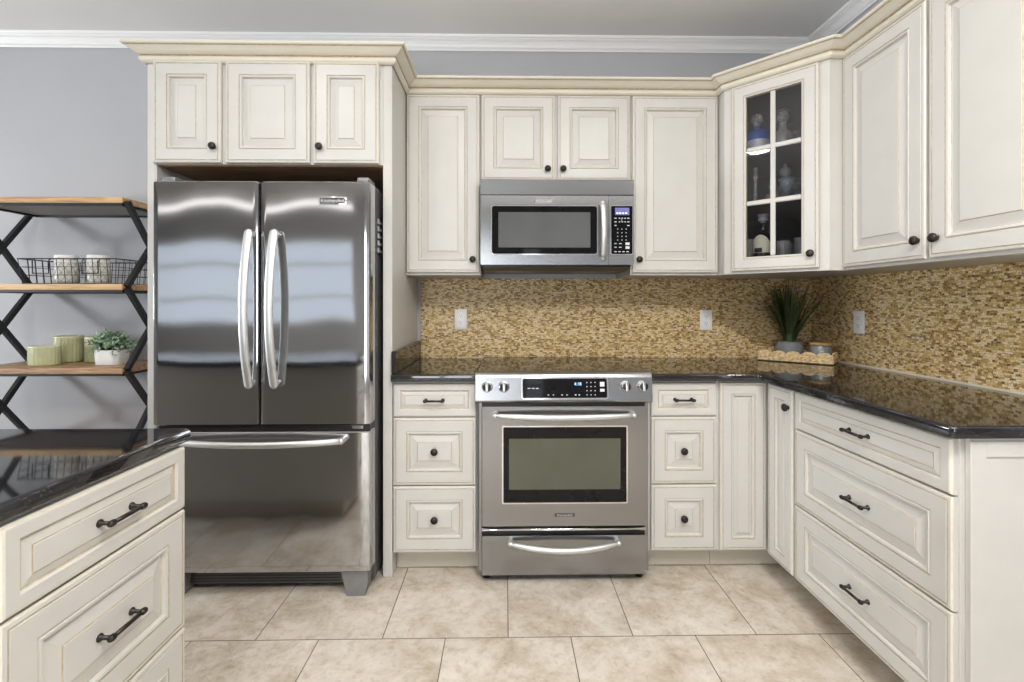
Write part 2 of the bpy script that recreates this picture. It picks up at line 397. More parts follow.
def door(root, x0, x1, z0, z1, y, knob=None, prof=PF, name='door', pull=None, pz=None):
    d = part(name, MB().panel(x0, x1, z0, z1, y, prof), DM, root)
    if knob:
        part('knob', None, None, d, 'dark bronze knob', (knob[0], y-.0185, knob[1]), KNOB)
    if pull:
        part('pull', None, None, d, 'dark bronze bar pull', ((x0+x1)/2 if len(pull) < 2 else pull[1], y-.0185, (z0+z1)/2), pull[0])
    return d

# ================================================================== ROOM
WR = 1.541; CE = 2.757; WL = -6.0; WF = -5.6
solo('floor', MB().box((WL, WF, -.06), (WR+.1, .1, 0)), ['floor'], kind='structure')
solo('ceiling', MB().box((WL, WF, CE), (WR+.1, .1, CE+.08)), ['ceil'], kind='structure')
solo('wall_back', MB().box((WL, 0, 0), (WR+.1, .1, CE)), ['wall'], kind='structure')
solo('wall_right', MB().box((WR, WF, 0), (WR+.1, 0, CE)), ['wall'], kind='structure')
W3 = (-1.95, -1.33, 1.0, 1.7)
mb = MB()
for a, b, c, d in ((WF, W3[0], 0, CE), (W3[0], W3[1], 0, W3[2]), (W3[0], W3[1], W3[3], CE), (W3[1], .1, 0, CE)): mb.box((WL-.12, a, c), (WL, b, d))
solo('wall_left', mb, ['wall'], kind='structure')
r = thing('window_3', None, None, (WL-.05, (W3[0]+W3[1])/2, W3[2])); r['kind'] = 'structure'
m = MB(); a, b, c, d = W3
for p, q in (((a, c), (b, c+.06)), ((a, d-.06), (b, d)), ((a, c), (a+.06, d)), ((b-.06, c), (b, d)), (((a+b)/2-.05, c), ((a+b)/2+.05, d))): m.box((WL-.08, p[0], p[1]), (WL-.02, q[0], q[1]))
wpart('frame', m, ['white'], r)
wpart('pane', MB().box((WL-.055, a+.02, c+.02), (WL-.05, b-.02, d-.02)), ['winpane'], r)
# front wall behind the viewpoint; the second opening is added for frontal fill light
W1 = (-5.9, -2.25, .92, 2.17); W2_FILL = (-1.70, -.70, .12, 2.3); W4 = (0., .35, .12, 2.15)
mb = MB(); y0, y1 = WF-.12, WF
for a, b, c, d in ((WL, W1[0], 0, CE), (W1[0], W1[1], 0, W1[2]), (W1[0], W1[1], W1[3], CE), (W1[1], W2_FILL[0], 0, CE), (W2_FILL[0], W2_FILL[1], 0, W2_FILL[2]), (W2_FILL[0], W2_FILL[1], W2_FILL[3], CE), (W2_FILL[1], W4[0], 0, CE), (W4[0], W4[1], 0, W4[2]), (W4[0], W4[1], W4[3], CE), (W4[1], WR+.1, 0, CE)):
    mb.box((a, y0, c), (b, y1, d))
solo('wall_front', mb, ['wall'], kind='structure')
def window(n, W, nx, zs):
    r = thing('window_%d' % n, None, None, ((W[0]+W[1])/2, WF-.05, W[2])); r['kind'] = 'structure'
    m = MB(); x0, x1, z0, z1 = W
    for a, b in (((x0, z0), (x1, z0+.05)), ((x0, z1-.05), (x1, z1)), ((x0, z0), (x0+.05, z1)), ((x1-.05, z0), (x1, z1))):
        m.box((a[0], WF-.08, a[1]), (b[0], WF-.02, b[1]))
    for k in range(1, nx):
        x = x0+(x1-x0)*k/nx; m.box((x-.03, WF-.075, z0), (x+.03, WF-.025, z1))
    for z in zs: m.box((x0, WF-.07, z-.02), (x1, WF-.03, z+.02))
    wpart('frame', m, ['white'], r)
    wpart('pane', MB().box((x0+.02, WF-.055, z0+.02), (x1-.02, WF-.05, z1-.02)), ['winpane'], r)
window(1, W1, 1, (1.31, 1.80)); window(2, W2_FILL, 2, (1.2,)); window(4, W4, 1, (1.2,))  # window 2 is unseen, added to carry the fill light
# ceiling crown, swept along the visible walls
cz = CE
CP = [(0, cz), (0, cz-.062), (.006, cz-.066), (.010, cz-.058), (.016, cz-.054), (.020, cz-.050), (.026, cz-.038), (.036, cz-.026), (.048, cz-.019), (.052, cz-.014), (.058, cz-.012), (.062, cz-.006), (.064, cz)]
solo('trim_1', MB().sweep([(WL, 0), (WR, 0), (WR, WF)], CP, [0]*len(CP)), ['white'], kind='structure')
solo('baseboard_back', MB().sweep([(WL, 0), (-1.86, 0)], [(0, 0), (.014, 0), (.014, .085), (.010, .095), (.004, .102), (0, .105)], [0]*6), ['white'], kind='structure')
# mosaic backsplash on the two walls
mb = MB().prism([(-.745, -.0005), (-.745, -.010), (WR-.010, -.010), (WR-.010, -1.53), (WR-.0005, -1.53), (WR-.0005, -.0005)], .914, 1.374)
solo('backsplash', mb, ['mosaic'], kind='structure')

mb = MB().prism([(WR-.0102, -.0105), (WR-.016, -.016), (WR-.016, -1.53), (WR-.0102, -1.53)], .9142, .922)
solo('trim_2', mb, ['caulk'], kind='structure')
# ================================================================== WALL CABINETS
def wall_cab(label, xa, xb, z0, z1, doors, depth=.313, rz=0., loc=None, name='wall_cabinet'):
    w = xb-xa
    r = thing(name, label, 'cabinet', loc or ((xa+xb)/2, -.002, z0), rz)
    m = MB().box((-w/2+.0006, -depth, 0), (w/2-.0006, 0, z1-z0), 0, .0012)
    part('carcass', m, ['paint'], r)
    for (a, b, c, d, k) in doors:
        door(r, a, b, c, d, -depth, k)
    return r
def WD(xa, xb, z0, X0, X1, Z0, Z1, kx, kz):   # world door -> local
    cx = (xa+xb)/2
    return (X0-cx, X1-cx, Z0-z0, Z1-z0, (kx-cx, kz-z0) if kx is not None else None)
ZU0, ZU1 = 1.374, 2.303
wall_cab('tall narrow cream wall cabinet with one raised-panel door, between the refrigerator panel and the microwave', -.766, -.3855, ZU0, ZU1,
         [WD(-.766, -.3855, ZU0, -.7615, -.391, 1.386, 2.292, -.424, 1.453)])
wall_cab('short cream wall cabinet with two small doors mounted directly above the microwave', -.385, .385, 1.846, ZU1,
         [WD(-.385, .385, 1.846, -.379, -.0055, 1.856, 2.292, -.043, 1.914), WD(-.385, .385, 1.846, .0085, .381, 1.856, 2.292, .036, 1.914)])
wall_cab('cream single-door wall cabinet between the microwave and the glass-door corner cabinet', .3855, .841, ZU0, ZU1,
         [WD(.3855, .841, ZU0, .393, .834, 1.386, 2.292, .425, 1.453)])
# right-hand run (front faces -x; local x runs towards the camera)
ya, yb = -.701, -1.53
r = thing('wall_cabinet', 'large cream two-door wall cabinet on the right-hand wall over the mosaic', 'cabinet', (WR-.002, (ya+yb)/2, ZU0), -PI/2)
part('carcass', MB().box((-(ya-yb)/2, -.313, 0), ((ya-yb)/2, 0, ZU1-ZU0), 0, .0012), ['paint'], r)
cy = (ya+yb)/2
door(r, cy+.705, cy+1.104, .012, .918, -.313, (cy+1.078, 1.453-ZU0))
door(r, cy+1.119, cy+1.522, .012, .918, -.313, (cy+1.152, 1.453-ZU0))
# diagonal glass corner cabinet: hollow, dark inside
A = (.842, -.385); B = (1.156, -.700)
r = thing('corner_cabinet', 'diagonal cream corner cabinet with a six-pane glass door and dark interior', 'cabinet', (1.2, -.3, ZU0), -PI/4)
R_INV = rootmat(r).inverted()
pent = [(.842, -.0025), (WR-.0025, -.0025), (WR-.0025, -.700), B, A]
m = MB()
def ins(poly, d):
    return [(.842+d, -.0025-d), (WR-.0025-d, -.0025-d), (WR-.0025-d, -.700+d), (B[0]+d*.6, B[1]+d), (A[0]+d, A[1]+d*.6)]
m.prism(pent, ZU0, ZU0+.020); m.prism(pent, ZU1-.02, ZU1)
t = .016; zt = ZU1-.02; zb = ZU0+.02
m.box((.842, -.0025, zb), (.842+t, A[1], zt)); m.box((B[0], -.700, zb), (WR-.0025, -.700+t, zt))
wpart('carcass', m, ['paint'], r)
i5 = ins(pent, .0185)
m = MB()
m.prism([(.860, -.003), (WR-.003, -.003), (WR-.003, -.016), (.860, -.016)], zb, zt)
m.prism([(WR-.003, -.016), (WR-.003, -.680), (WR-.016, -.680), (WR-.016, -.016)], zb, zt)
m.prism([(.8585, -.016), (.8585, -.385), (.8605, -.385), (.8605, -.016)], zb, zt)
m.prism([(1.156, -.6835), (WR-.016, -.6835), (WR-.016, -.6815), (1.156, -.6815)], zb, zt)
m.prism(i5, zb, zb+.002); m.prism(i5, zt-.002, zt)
wpart('lining', m, ['shade_in'], r, 'interior lining darkened for the shade inside')
# local frame of the diagonal face
def loc(p): return R_INV @ Vector((p[0], p[1], ZU0))
la, lb = loc(A), loc(B); YF = la.y; xa, xb = la.x, lb.x
m = MB(); H = ZU1-ZU0
m.box((xa, YF, 0), (xa+.045, YF+.019, H)); m.box((xb-.045, YF, 0), (xb, YF+.019, H)); m.box((xa+.045, YF, 0), (xb-.045, YF+.019, .035)); m.box((xa+.045, YF, H-.035), (xb-.045, YF+.019, H))
part('face_frame', m, ['paint'], r)
d0, d1, e0, e1 = xa+.040, xa+.407, .012, .918
sw = .068
PG = [(0, 0, 0), (0, .013, 0), (.003, .018, 2), (.010, .019, 0), (.0112, .0172, 1), (.0140, .0172, 1), (.0152, .0195, 0), (.055, .0195, 0), (.0562, .0172, 1), (.058, .0172, 1), (.0605, .0195, 0), (.066, .0165, 0), (.067, .010, 1), (sw, .008, 1), (sw, 0, 0)]
m = MB(); o = 0
for ins_, out, mt in PG:
    m.v += [(d0+ins_, YF-out, e0+ins_), (d1-ins_, YF-out, e0+ins_), (d1-ins_, YF-out, e1-ins_), (d0+ins_, YF-out, e1-ins_)]
n = len(PG)
for k in range(n):
    for j in range(4):
        a, b = 4*k+j, 4*k+(j+1) % 4; k2 = (k+1) % n
        m.f.append(((a, b, 4*k2+(j+1) % 4, 4*k2+j), PG[k2][2] if k2 else 0, False))
gd = part('door', m, DM, r)
g0, g1, h0, h1 = d0+sw, d1-sw, e0+sw, e1-sw
m = MB(); xm = (g0+g1)/2
m.box((xm-.011, YF-.016, h0), (xm+.011, YF-.004, h1), 0, .004)
for k in (1, 2):
    z = h0+(h1-h0)*k/3; m.box((g0, YF-.0155, z-.011), (g1, YF-.0045, z+.011), 0, .004)
part('muntin', m, ['paint'], gd, 'cream glazing bars')
part('pane', MB().box((g0-.004, YF-.0095, h0-.004), (g1+.004, YF-.0065, h1+.004)), ['pane'], gd, 'clear glass')
part('knob', None, None, gd, 'dark bronze knob', (d1-.030, YF-.0185, 1.451-ZU0), KNOB)
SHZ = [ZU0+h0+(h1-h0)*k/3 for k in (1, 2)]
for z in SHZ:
    wpart('shelf', MB().prism([(.866, -.018), (WR-.02, -.018), (WR-.02, -.676), (1.165, -.676), (.866, -.377)], z-.006, z+.006), ['shade_in'], r, 'shelf board darkened for the shade inside')

# refrigerator surround
XLo, XLi, XRi, XRo = -1.853, -1.812, -.808, -.767
for x0, x1, lab in ((XLo, XLi, 'tall cream end panel on the left of the refrigerator, beside the shelf unit'), (XRi, XRo, 'tall cream end panel on the right of the refrigerator, beside the drawers')):
    m = MB().box((x0, -.610, 0.001), (x1, -.002, 2.306), 0, .0012)
    m.box((x0+.006, -.612, 0.004), (x1-.006, -.609, 2.300), 0, .001)
    solo('end_panel', m, ['paint'], lab, 'panel')
r = thing('wall_cabinet', 'wide cream cabinet with three square doors above the refrigerator', 'cabinet', ((XLi+XRi)/2, -.002, 1.838), 0)
cx = (XLi+XRi)/2; w = XRi-XLi
m = MB().box((-w/2+.0008, -.608, .012), (w/2-.0008, 0, 2.306-1.838), 0, .001)
part('carcass', m, ['paint'], r)
part('underside', MB().box((-w/2+.002, -.600, .006), (w/2-.002, -.002, .012)), ['brownwood'], r, 'brown wooden underside')
for a, b, k in ((-1.817, -1.519, -1.548), (-1.499, -1.128, None), (-1.112, -.822, -1.082)):
    door(r, a-cx, b-cx, .014, .466, -.608, (k-cx, 1.922-1.838) if k else None)
# cabinet crown
z0 = 2.296
KP = [(.0008, z0+.008), (.0010, z0+.004), (.0012, z0+.001), (.006, z0-.001), (.015, z0+.003), (.0215, z0+.010), (.0225, z0+.018), (.0185, z0+.025), (.0145, z0+.0275), (.0145, z0+.0300), (.022, z0+.0325), (.030, z0+.036), (.039, z0+.042), (.048, z0+.050), (.056, z0+.056), (.063, z0+.058), (.067, z0+.060), (.069, z0+.064), (.069, z0+.069), (.0008, z0+.069)]
KM = [0]*len(KP); KM[2] = 1; KM[8] = 1; KM[9] = 1; KM[14] = 1
path = [(XLo, -.003), (XLo, -.6125), (XRo, -.6125), (XRo, -.315), (.842, -.315), (.842, A[1]), B, (WR-.315, -.700), (WR-.315, -1.53), (WR-.003, -1.53)]
solo('crown_molding', MB().sweep(path, KP, KM), ['crownpaint', 'glaze'], 'cream stepped crown moulding running along the tops of all the wall cabinets', 'moulding')

# ================================================================== BASE CABINETS
def base_carcass(r, w, d=.593, kick=.065):
    part('carcass', MB().box((-w/2+.0006, -d, .100), (w/2-.0006, -.002, .8795), 0, .0012), ['paint'], r)
    part('toe_kick', MB().box((-w/2+.001, -d+kick, 0.001), (w/2-.001, -d+kick+.02, .0995)), ['kick'], r, 'recessed taupe toe kick')
YB = -.593
r = thing('base_cabinet', 'narrow cream three-drawer base cabinet between the refrigerator panel and the range', 'cabinet', (-.575, 0, 0)); cx = -.575
base_carcass(r, .382)
door(r, -.7635-cx, -.3915-cx, .7195, .869, YB, prof=PS, name='drawer', pull=(PULL_S, -.578-cx))
door(r, -.7635-cx, -.3915-cx, .4115, .7140, YB, (-.577-cx, .565), name='drawer')
door(r, -.7635-cx, -.3915-cx, .110, .4060, YB, (-.577-cx, .260), name='drawer')
r = thing('base_cabinet', 'narrow cream three-drawer base cabinet just to the right of the range', 'cabinet', (.547, 0, 0)); cx = .547
base_carcass(r, .312)
for a, b, pf in ((.7195, .869, PS), (.4115, .7140, PF), (.110, .4060, PF)):
    if pf is PS: door(r, .4015-cx, .6985-cx, a, b, YB, prof=PS, name='drawer', pull=(PULL_S, 0.))
    else: door(r, .4015-cx, .6985-cx, a, b, YB, (0, (a+b)/2), name='drawer')
# corner cabinet, L-shaped, bifold doors
XF = WR-.604      # carcass face of right run (0.948)
r = thing('corner_base_cabinet', 'cream L-shaped corner base cabinet with two tall narrow doors meeting in the corner', 'cabinet', (1.2, -.3, 0))
pl = [(.7036, -.002), (WR-.002, -.002), (WR-.002, -.828), (XF, -.828), (XF, YB), (.7036, YB)]
wpart('carcass', MB().prism(pl, .1, .8795), ['paint'], r)
kk = .065
wpart('toe_kick', MB().prism([(.704, YB+kk+.02), (XF+.155, YB+kk+.02), (XF+.155, -.8275), (XF+.135, -.8275), (XF+.135, YB+kk), (.704, YB+kk)], .001, .0995), ['kick'], r, 'recessed taupe toe kick')
m = MB().panel(.7165, .9265, .108, .870, YB, PN); wpart('door', m, DM, r)
m = MB().panel(.640, .813, .108, .870, -.593, PN)   # local strip, remapped below
m2 = MB(); m2.f = m.f; m2.v = [(XF-(-.593-y)*1., -x, z) for x, y, z in m.v]
d2 = wpart('door', m2, DM, r)
k = part('knob', None, None, d2, 'dark bronze knob', None, KNOB); k.location = (XF-.0185-1.2, -.790+.3, .796); k.rotation_euler = (0, 0, -PI/2)
# right run of wide drawers
ya, yb = -.8290, -1.508
r = thing('base_cabinet', 'wide cream base cabinet with three broad drawers on the right-hand run', 'cabinet', (WR, (ya+yb)/2, 0), -PI/2); cy = (ya+yb)/2
base_carcass(r, ya-yb-.004, .604, .135)
for a, b, pf, pz in ((.7225, .871, PS, None), (.4145, .7170, PF, None), (.110, .4090, PF, None)):
    door(r, .833+cy, 1.500+cy, a, b, -.604, prof=pf, name='drawer', pull=(PULL_L, 1.176+cy))
m = MB().box((.6790/2-.002, -.592, .001), (.6790/2+.012, -.002, .8795), 0, .001)
q = .6790/2+.012
m.box((q, -.594, .004), (q+.004, -.552, .872), 0, .001); m.box((q, -.06, .004), (q+.004, -.004, .872), 0, .001); m.box((q, -.552, .83), (q+.004, -.06, .872), 0, .001)
part('side_panel', m, ['paint'], r)

# ================================================================== COUNTERS
def slab(pl, z0, z1, edges, rad=.009):
    """prism with a rounded (eased) upper and lower edge on all sides"""
    m = MB(); n = len(pl); cxm = 0
    area = sum(pl[i][0]*pl[(i+1) % n][1]-pl[(i+1) % n][0]*pl[i][1] for i in range(n))
    sg = 1 if area > 0 else -1
    def off(d):
        out = []
        for i in range(n):
            p, q, s_ = Vector(pl[i-1]), Vector(pl[i]), Vector(pl[(i+1) % n])
            d1, d2 = (q-p).normalized(), (s_-q).normalized()
            n1, n2 = Vector((-d1.y, d1.x))*sg, Vector((-d2.y, d2.x))*sg
            e1 = d if edges[i-1] else 0; e2 = d if edges[i] else 0
            # solve corner shift
            det = n1.x*n2.y-n1.y*n2.x
            if abs(det) < 1e-5: out.append(tuple(q+n1*e1)); continue
            sx = (e1*n2.y-e2*n1.y)/det; sy = (n1.x*e2-n2.x*e1)/det
            out.append((q.x+sx, q.y+sy))
        return out
    rings = []
    for k in range(6):
        t = PI/2*k/5; rings.append((rad*(1-math.sin(t)), z0+rad*.6*(1-math.cos(t))))
    for k in range(6):
        t = PI/2*k/5; rings.append((rad*(1-math.cos(t)), z1-rad+rad*math.sin(t)))
    for d, z in rings: m.v += [(x, y, z) for x, y in off(d)]
    R = len(rings)
    for k in range(R-1):
        for i in range(n):
            a, b = k*n+i, k*n+(i+1) % n; m.f.append(((a, b, b+n, a+n), 0, True))
    m.f.append((tuple(range(n))[::-1], 0, False)); m.f.append((tuple((R-1)*n+i for i in range(n)), 0, False))
    return m
def shade(o):
    me = o.data
    return sharpen(o, 50)
YC = -.640; RA = -.3915
shade(solo('countertop', slab([(-.7665, -.0105), (-.7665, YC), (RA, YC), (RA, -.0105)], .8805, .914, (0, 1, 0, 0)), ['granite'], 'small black granite countertop between the refrigerator panel and the range', 'countertop'))
XCe = WR-.656
pl = [(.3915, -.0105), (.3915, YC), (XCe-.012, YC), (XCe, YC-.012), (XCe, -1.526), (XCe+.012, -1.538), (WR-.0105, -1.538), (WR-.0105, -.0105)]
shade(solo('countertop', slab(pl, .8805, .914, (0, 1, 1, 1, 1, 1, 0, 0)), ['granite'], 'L-shaped black granite countertop running from the range round the right-hand corner', 'countertop'))
solo('side_splash', MB().box((-.7665, -.632, .9145), (-.7465, -.0105, 1.016), 0, .003), ['granite'], 'low black granite upstand against the cream panel beside the refrigerator', 'upstand')

# ================================================================== ISLAND
IX = -1.110; IA, IB = -1.485, -1.943
r = thing('island_cabinet', 'cream island base cabinet with stacked drawers in the lower left foreground', 'cabinet', (IX-.9, (IA+IB)/2, 0), PI/2); icy = (IA+IB)/2
# local x runs away from the camera, local -y is world +x
hw = (IA-IB)/2
part('carcass', MB().box((-hw, -.9+.0, .1), (hw, .5, .867), 0, .0015), ['paint'], r)
part('toe_kick', MB().box((-hw+.03, -.83, .001), (hw-.03, .45, .0995)), ['kick'], r, 'recessed taupe toe kick')
for a, b, pf in ((.7010, .8585, PS), (.3955, .6955, PF), (.110, .3900, PF)):
    door(r, -hw+.008, hw-.004, a, b, -.9, prof=pf, name='drawer', pull=(PULL_L, -1.706-icy))
XI = -1.089
shade(solo('countertop', slab([(-2.55, -1.462), (-2.55, -1.962), (XI-.012, -1.962), (XI, -1.950), (XI, -1.474), (XI-.012, -1.462)], .868, .900, (1, 1, 1, 1, 1, 1)), ['granite'], 'black granite island countertop in the lower left foreground', 'countertop'))

# ================================================================== REFRIGERATOR
FX0, FX1 = -1.723, -.822
r = thing('refrigerator', 'stainless steel french-door refrigerator with a bottom freezer drawer', 'refrigerator', ((FX0+FX1)/2, -.35, 0))
wpart('case', MB().box((FX0+.008, -.675, .03), (FX1-.006, -.04, 1.735), 0, .006, 2), ['dsteel'], r, 'dark grey case')
def fdoor(x0, x1, z0, z1, name):
    # gently crowned front: polygon in XY extruded in z with bevelled box at the back
    yb, yf = -.684, -.756; n = 40; rr = .004
    front = []
    for i in range(n+1):
        t = i/n; x = x0+.003+(x1-x0-.006)*t
        e = min(t, 1-t)*(x1-x0)
        crown = .0015*(1-(2*t-1)**2)
        edge = -max(0, rr-e)**2/rr*.9
        front.append((x, yf-crown-edge))
    poly = [(x0, yb), (x0, yf+.010)]+front+[(x1, yf+.010), (x1, yb)]
    m = MB(); N = len(poly)
    rings = [(.004, z0), (0, z0+.004), (0, z1-.004), (.004, z1)]
    for d, z in rings:
        for (x, y) in poly: m.v.append((x+(d if x < (x0+x1)/2 else -d), y+(d if y < (yb+yf)/2 else 0), z))
    for k in range(3):
        for i in range(N):
            a, b = k*N+i, k*N+(i+1) % N; m.f.append(((a, b, b+N, a+N), 0, True))
    m.f.append((tuple(range(N))[::-1], 0, False)); m.f.append((tuple(3*N+i for i in range(N)), 0, False))
    o = wpart(name, m, ['fsteel'], r); sharpen(o, 28); return o
dl = fdoor(FX0, -1.2865, .722, 1.738, 'door'); dr = fdoor(-1.2785, -.824, .722, 1.738, 'door'); fz = fdoor(FX0, -.824, .108, .694, 'freezer_drawer')
def bow(p0, p1, outdir, bulge, base, n=18, w=(.014, .009)):
    """curved bar handle between p0 and p1 standing off along outdir"""
    P0, P1, D = Vector(p0), Vector(p1), Vector(outdir); pts = []
    for i in range(n+1):
        t = i/n; pts.append(P0.lerp(P1, t)+D*(base+bulge*(1-(2*t-1)**2)))
    return pts
for dd, x in ((dl, -1.312), (dr, -1.209)):
    m = MB(); pts = bow((x, -.756, .900), (x, -.756, 1.514), (0, -1, 0), .042, .030)
    P0, P1 = pts[0], pts[-1]
    ext = [P0+Vector((0, .004, -.020)), P0+Vector((0, .003, -.017)), P0+Vector((0, .002, -.011))]+pts+[P1+Vector((0, .002, .011)), P1+Vector((0, .003, .017)), P1+Vector((0, .004, .020))]
    rr = [(.006, .004), (.012, .007), (.016, .0095)]+[(.0180, .0100)]*len(pts)+[(.016, .0095), (.012, .007), (.006, .004)]
    m.tube(ext, rr, 16, up=(0, -1, 0))
    for e in (P0, P1): m.lathe((e.x, -.756, e.z), [(.011, -.012), (.011, .030)], 14, '-y')
    wpart('handle', m, ['steelh'], r, 'pale bowed bar handle', sub=dd)
m = MB(); pts = bow((-1.625, -.757, .664), (-.935, -.757, .664), (0, -1, -.06), .045, .028)
m.tube(pts, (.010, .0135), 12, up=(0, 0, 1))
for e in (pts[0], pts[-1]): m.lathe((e.x, -.756, e.z), [(.013, -.012), (.013, .034), (.010, .038), (0, .039)], 14, '-y')
wpart('handle', m, ['steelh'], r, 'pale bowed bar handle', sub=fz)
wpart('gasket', MB().box((FX0+.012, -.735, .6945), (-.83, -.677, .7215)).box((-1.287, -.735, .724), (-1.278, -.677, 1.735)), ['black'], r, 'black seam between the doors')
m = MB().box((-.905, -.742, .699), (-.858, -.700, .717), 0, .003); wpart('hinge', m, ['chrome'], r, 'bright centre hinge')
for x0, x1 in ((-.886, -.835), (-1.700, -1.645)):
    m = MB().box((x0, -.735, 1.7385), (x1, -.640, 1.762), 0, .006, 2).box((x0+.008, -.645, 1.736), (x1-.002, -.56, 1.752), 0, .004); wpart('hinge_cover', m, ['gsteel'], r, 'grey hinge cap')
m = MB().box((FX0+.03, -.700, .030), (-.945, -.655, .104), 0, .004)
for k in range(5): m.box((FX0+.05, -.7015, .040+k*.012), (-.965, -.6995, .045+k*.012), 1)
wpart('grille', m, ['dsteel', 'black'], r, 'dark slotted base grille')
for x0, x1 in ((-.948, -.838), (-1.705, -1.60)):
    m = MB(); pr = [(-.742, .022), (-.735, .100), (-.66, .104), (-.66, .022)]
    m.prism([(x0, .104), (x1, .104), (x1, .06), (x1-.012, .001), (x0+.022, .001), (x0+.012, .05)], -.745, -.655, 'y')
    wpart('foot', m, ['gsteel'], r, 'grey moulded corner foot')
# badge on the right door
m = MB().box((-1.036, -.7600, 1.640), (-.921, -.7560, 1.674), 0, .006, 2); b = wpart('badge', m, ['chrome'], r, 'small bright name badge', sub=dr)
m = MB().box((-1.031, -.7612, 1.644), (-.926, -.7595, 1.670), 0, .004, 2); b2 = wpart('badge_field', m, ['slot'], r, 'dark badge field', sub=dr)
T = rootmat(r).inverted() @ Matrix.Translation((-.9785, -.7614, 1.6565)) @ RX90
text('lettering', 'KitchenAid', .0235, 'chrome', dr, T, sx=.92)
# magnet strip on the side of the case
m = MB().box((-.8285, -.640, 1.448), (-.826, -.545, 1.615)); st = wpart('magnet_strip', m, ['black'], r, 'black magnet strip with pale squares')
m = MB()
for k in range(5): m.box((-.8265, -.634, 1.456+k*.032), (-.8250, -.606, 1.478+k*.032)); m.box((-.8265, -.594, 1.460+k*.032), (-.8250, -.560, 1.470+k*.032))
wpart('magnet', m, ['mark'], r, 'pale magnet squares', sub=st)

# ================================================================== RANGE
r = thing('range', 'stainless steel slide-in electric range with knobs, control display and oven window', 'oven', (0, -.33, 0))
m = MB().box((-.3795, -.640, .035), (.3795, -.02, .905), 0, .003)
wpart('body', m, ['steel'], r)
wpart('foot', MB().lathe((-.345, -.61, .001), [(.018, 0), (.018, .036)], 14), ['black'], r, 'black foot')
wpart('foot', MB().lathe((.345, -.61, .001), [(.018, 0), (.018, .036)], 14), ['black'], r, 'black foot')
wpart('seam', MB().box((-.364, -.6455, .034), (.362, -.6402, .800)), ['black'], r, 'black shadow gap')
ck = wpart('cooktop', MB().box((-.3860, -.618, .9055), (.3860, -.022, .921), 0, .003), ['blackglass'], r, 'black glass cooktop')
for (x, y, rad) in ((-.20, -.44, .105), (.20, -.44, .085), (-.20, -.18, .08), (.20, -.18, .105)):
    for q in (rad, rad*.62):
        m = MB(); n = 40; o = 0
        for j in range(n):
            t = 2*PI*j/n
            for rr, z in ((q, .9212), (q+.002, .9212)): m.v.append((x+rr*math.cos(t), y+rr*math.sin(t), z))
        for j in range(n): a = o+2*j; b = o+2*((j+1) % n); m.f.append(((a, a+1, b+1, b), 0, False))
        wpart('burner_ring', m, ['gsteel'], r, 'thin grey burner ring', sub=ck)
# control panel, leaning back
pr = [(-.600, .800), (-.652, .789), (-.664, .795), (-.667, .803), (-.655, .902), (-.650, .914), (-.640, .922), (-.612, .926), (-.600, .922)]
m = MB().prism(pr, -.385, .385, 'x')
for sx in (-1, 1): m.prism([(y*1.0, z) for y, z in pr], sx*.385, sx*.3905, 'x')
cp = wpart('control_panel', m, ['steel'], r)
TA = math.atan2(.012, .099)
PM = Matrix.Translation((0, -.661, .8525)) @ Matrix.Rotation(-TA, 4, 'X')   # panel face frame: x along, z up the face, -y out
RI = rootmat(r).inverted()
def onpanel(name, mb, mats, lab, parent):
    mb.v = [tuple(PM @ Vector(p)) for p in mb.v]; return wpart(name, mb, mats, r, lab, sub=parent)
def rbox(m, x0, x1, z0, z1, y0, y1, rad, mat=0, n=5):
    """slab facing -y with rounded corners"""
    P = []
    for cx_, cz_, a0 in ((x1-rad, z1-rad, 0), (x0+rad, z1-rad, PI/2), (x0+rad, z0+rad, PI), (x1-rad, z0+rad, 1.5*PI)):
        for k in range(n+1):
            t = a0+PI/2*k/n; P.append((cx_+rad*math.cos(t), cz_+rad*math.sin(t)))
    m.prism(P, y0, y1, 'y', mat); return m
onpanel('display_bezel', rbox(MB(), -.190, .196, -.046, .052, -.0022, .002, .012), ['chrome'], 'bright bezel round the display', cp)
ds = onpanel('display', rbox(MB(), -.183, .189, -.039, .045, -.0036, .0015, .008), ['blackglass'], 'black glass control display', cp)
MK = [(x, .00275, .006, .00175) for x in (-.155, -.137, -.119)]+[(x, -.026, .003, .002) for x in (-.070, -.048, -.010, .012, .050, .066)]+[(x, z, .0022, .0018) for x in (.100, .118, .136) for z in (.028, .010, -.008, -.026)]
for x, z, w, h in MK: onpanel('panel_mark', MB().box((x-w, -.0042, z-h), (x+w, -.0034, z+h)), ['mark'], 'tiny pale printed mark', ds)
onpanel('start_button', MB().box((.158, -.0046, .010), (.178, -.0034, .030), 0, .001).box((.158, -.0046, -.012), (.178, -.0034, .000), 0, .001), ['amber'], 'two pale buttons', ds)
text('clock_digits', '4:18', .019, 'led', ds, RI @ PM @ Matrix.Translation((.060, -.0040, .021)) @ RX90)
for x in (-.339, -.265, .271, .346):
    m = MB().lathe((0, 0, 0), [(.0245, 0), (.0245, .004), (.0215, .008), (.0205, .026), (.0185, .029), (0, .029)], 26, '-y', mats=[0, 0, 0, 0, 1])
    m.box((-.0050, -.036, -.0185), (.0050, -.028, .0185), 2, .002)
    m.box((-.0012, -.0365, .006), (.0012, -.0355, .018), 1)
    m.v = [(p[0]+x, p[1], p[2]+.010) for p in m.v]
    onpanel('control_knob', m, ['chrome', 'black', 'steelh'], 'chrome rotary knob with dark face', cp)
for x in (-.339, -.265, .271, .346): onpanel('index_mark', MB().box((x-.0015, -.0008, .041), (x+.0015, .001, .045)), ['black'], 'small black index mark', cp)
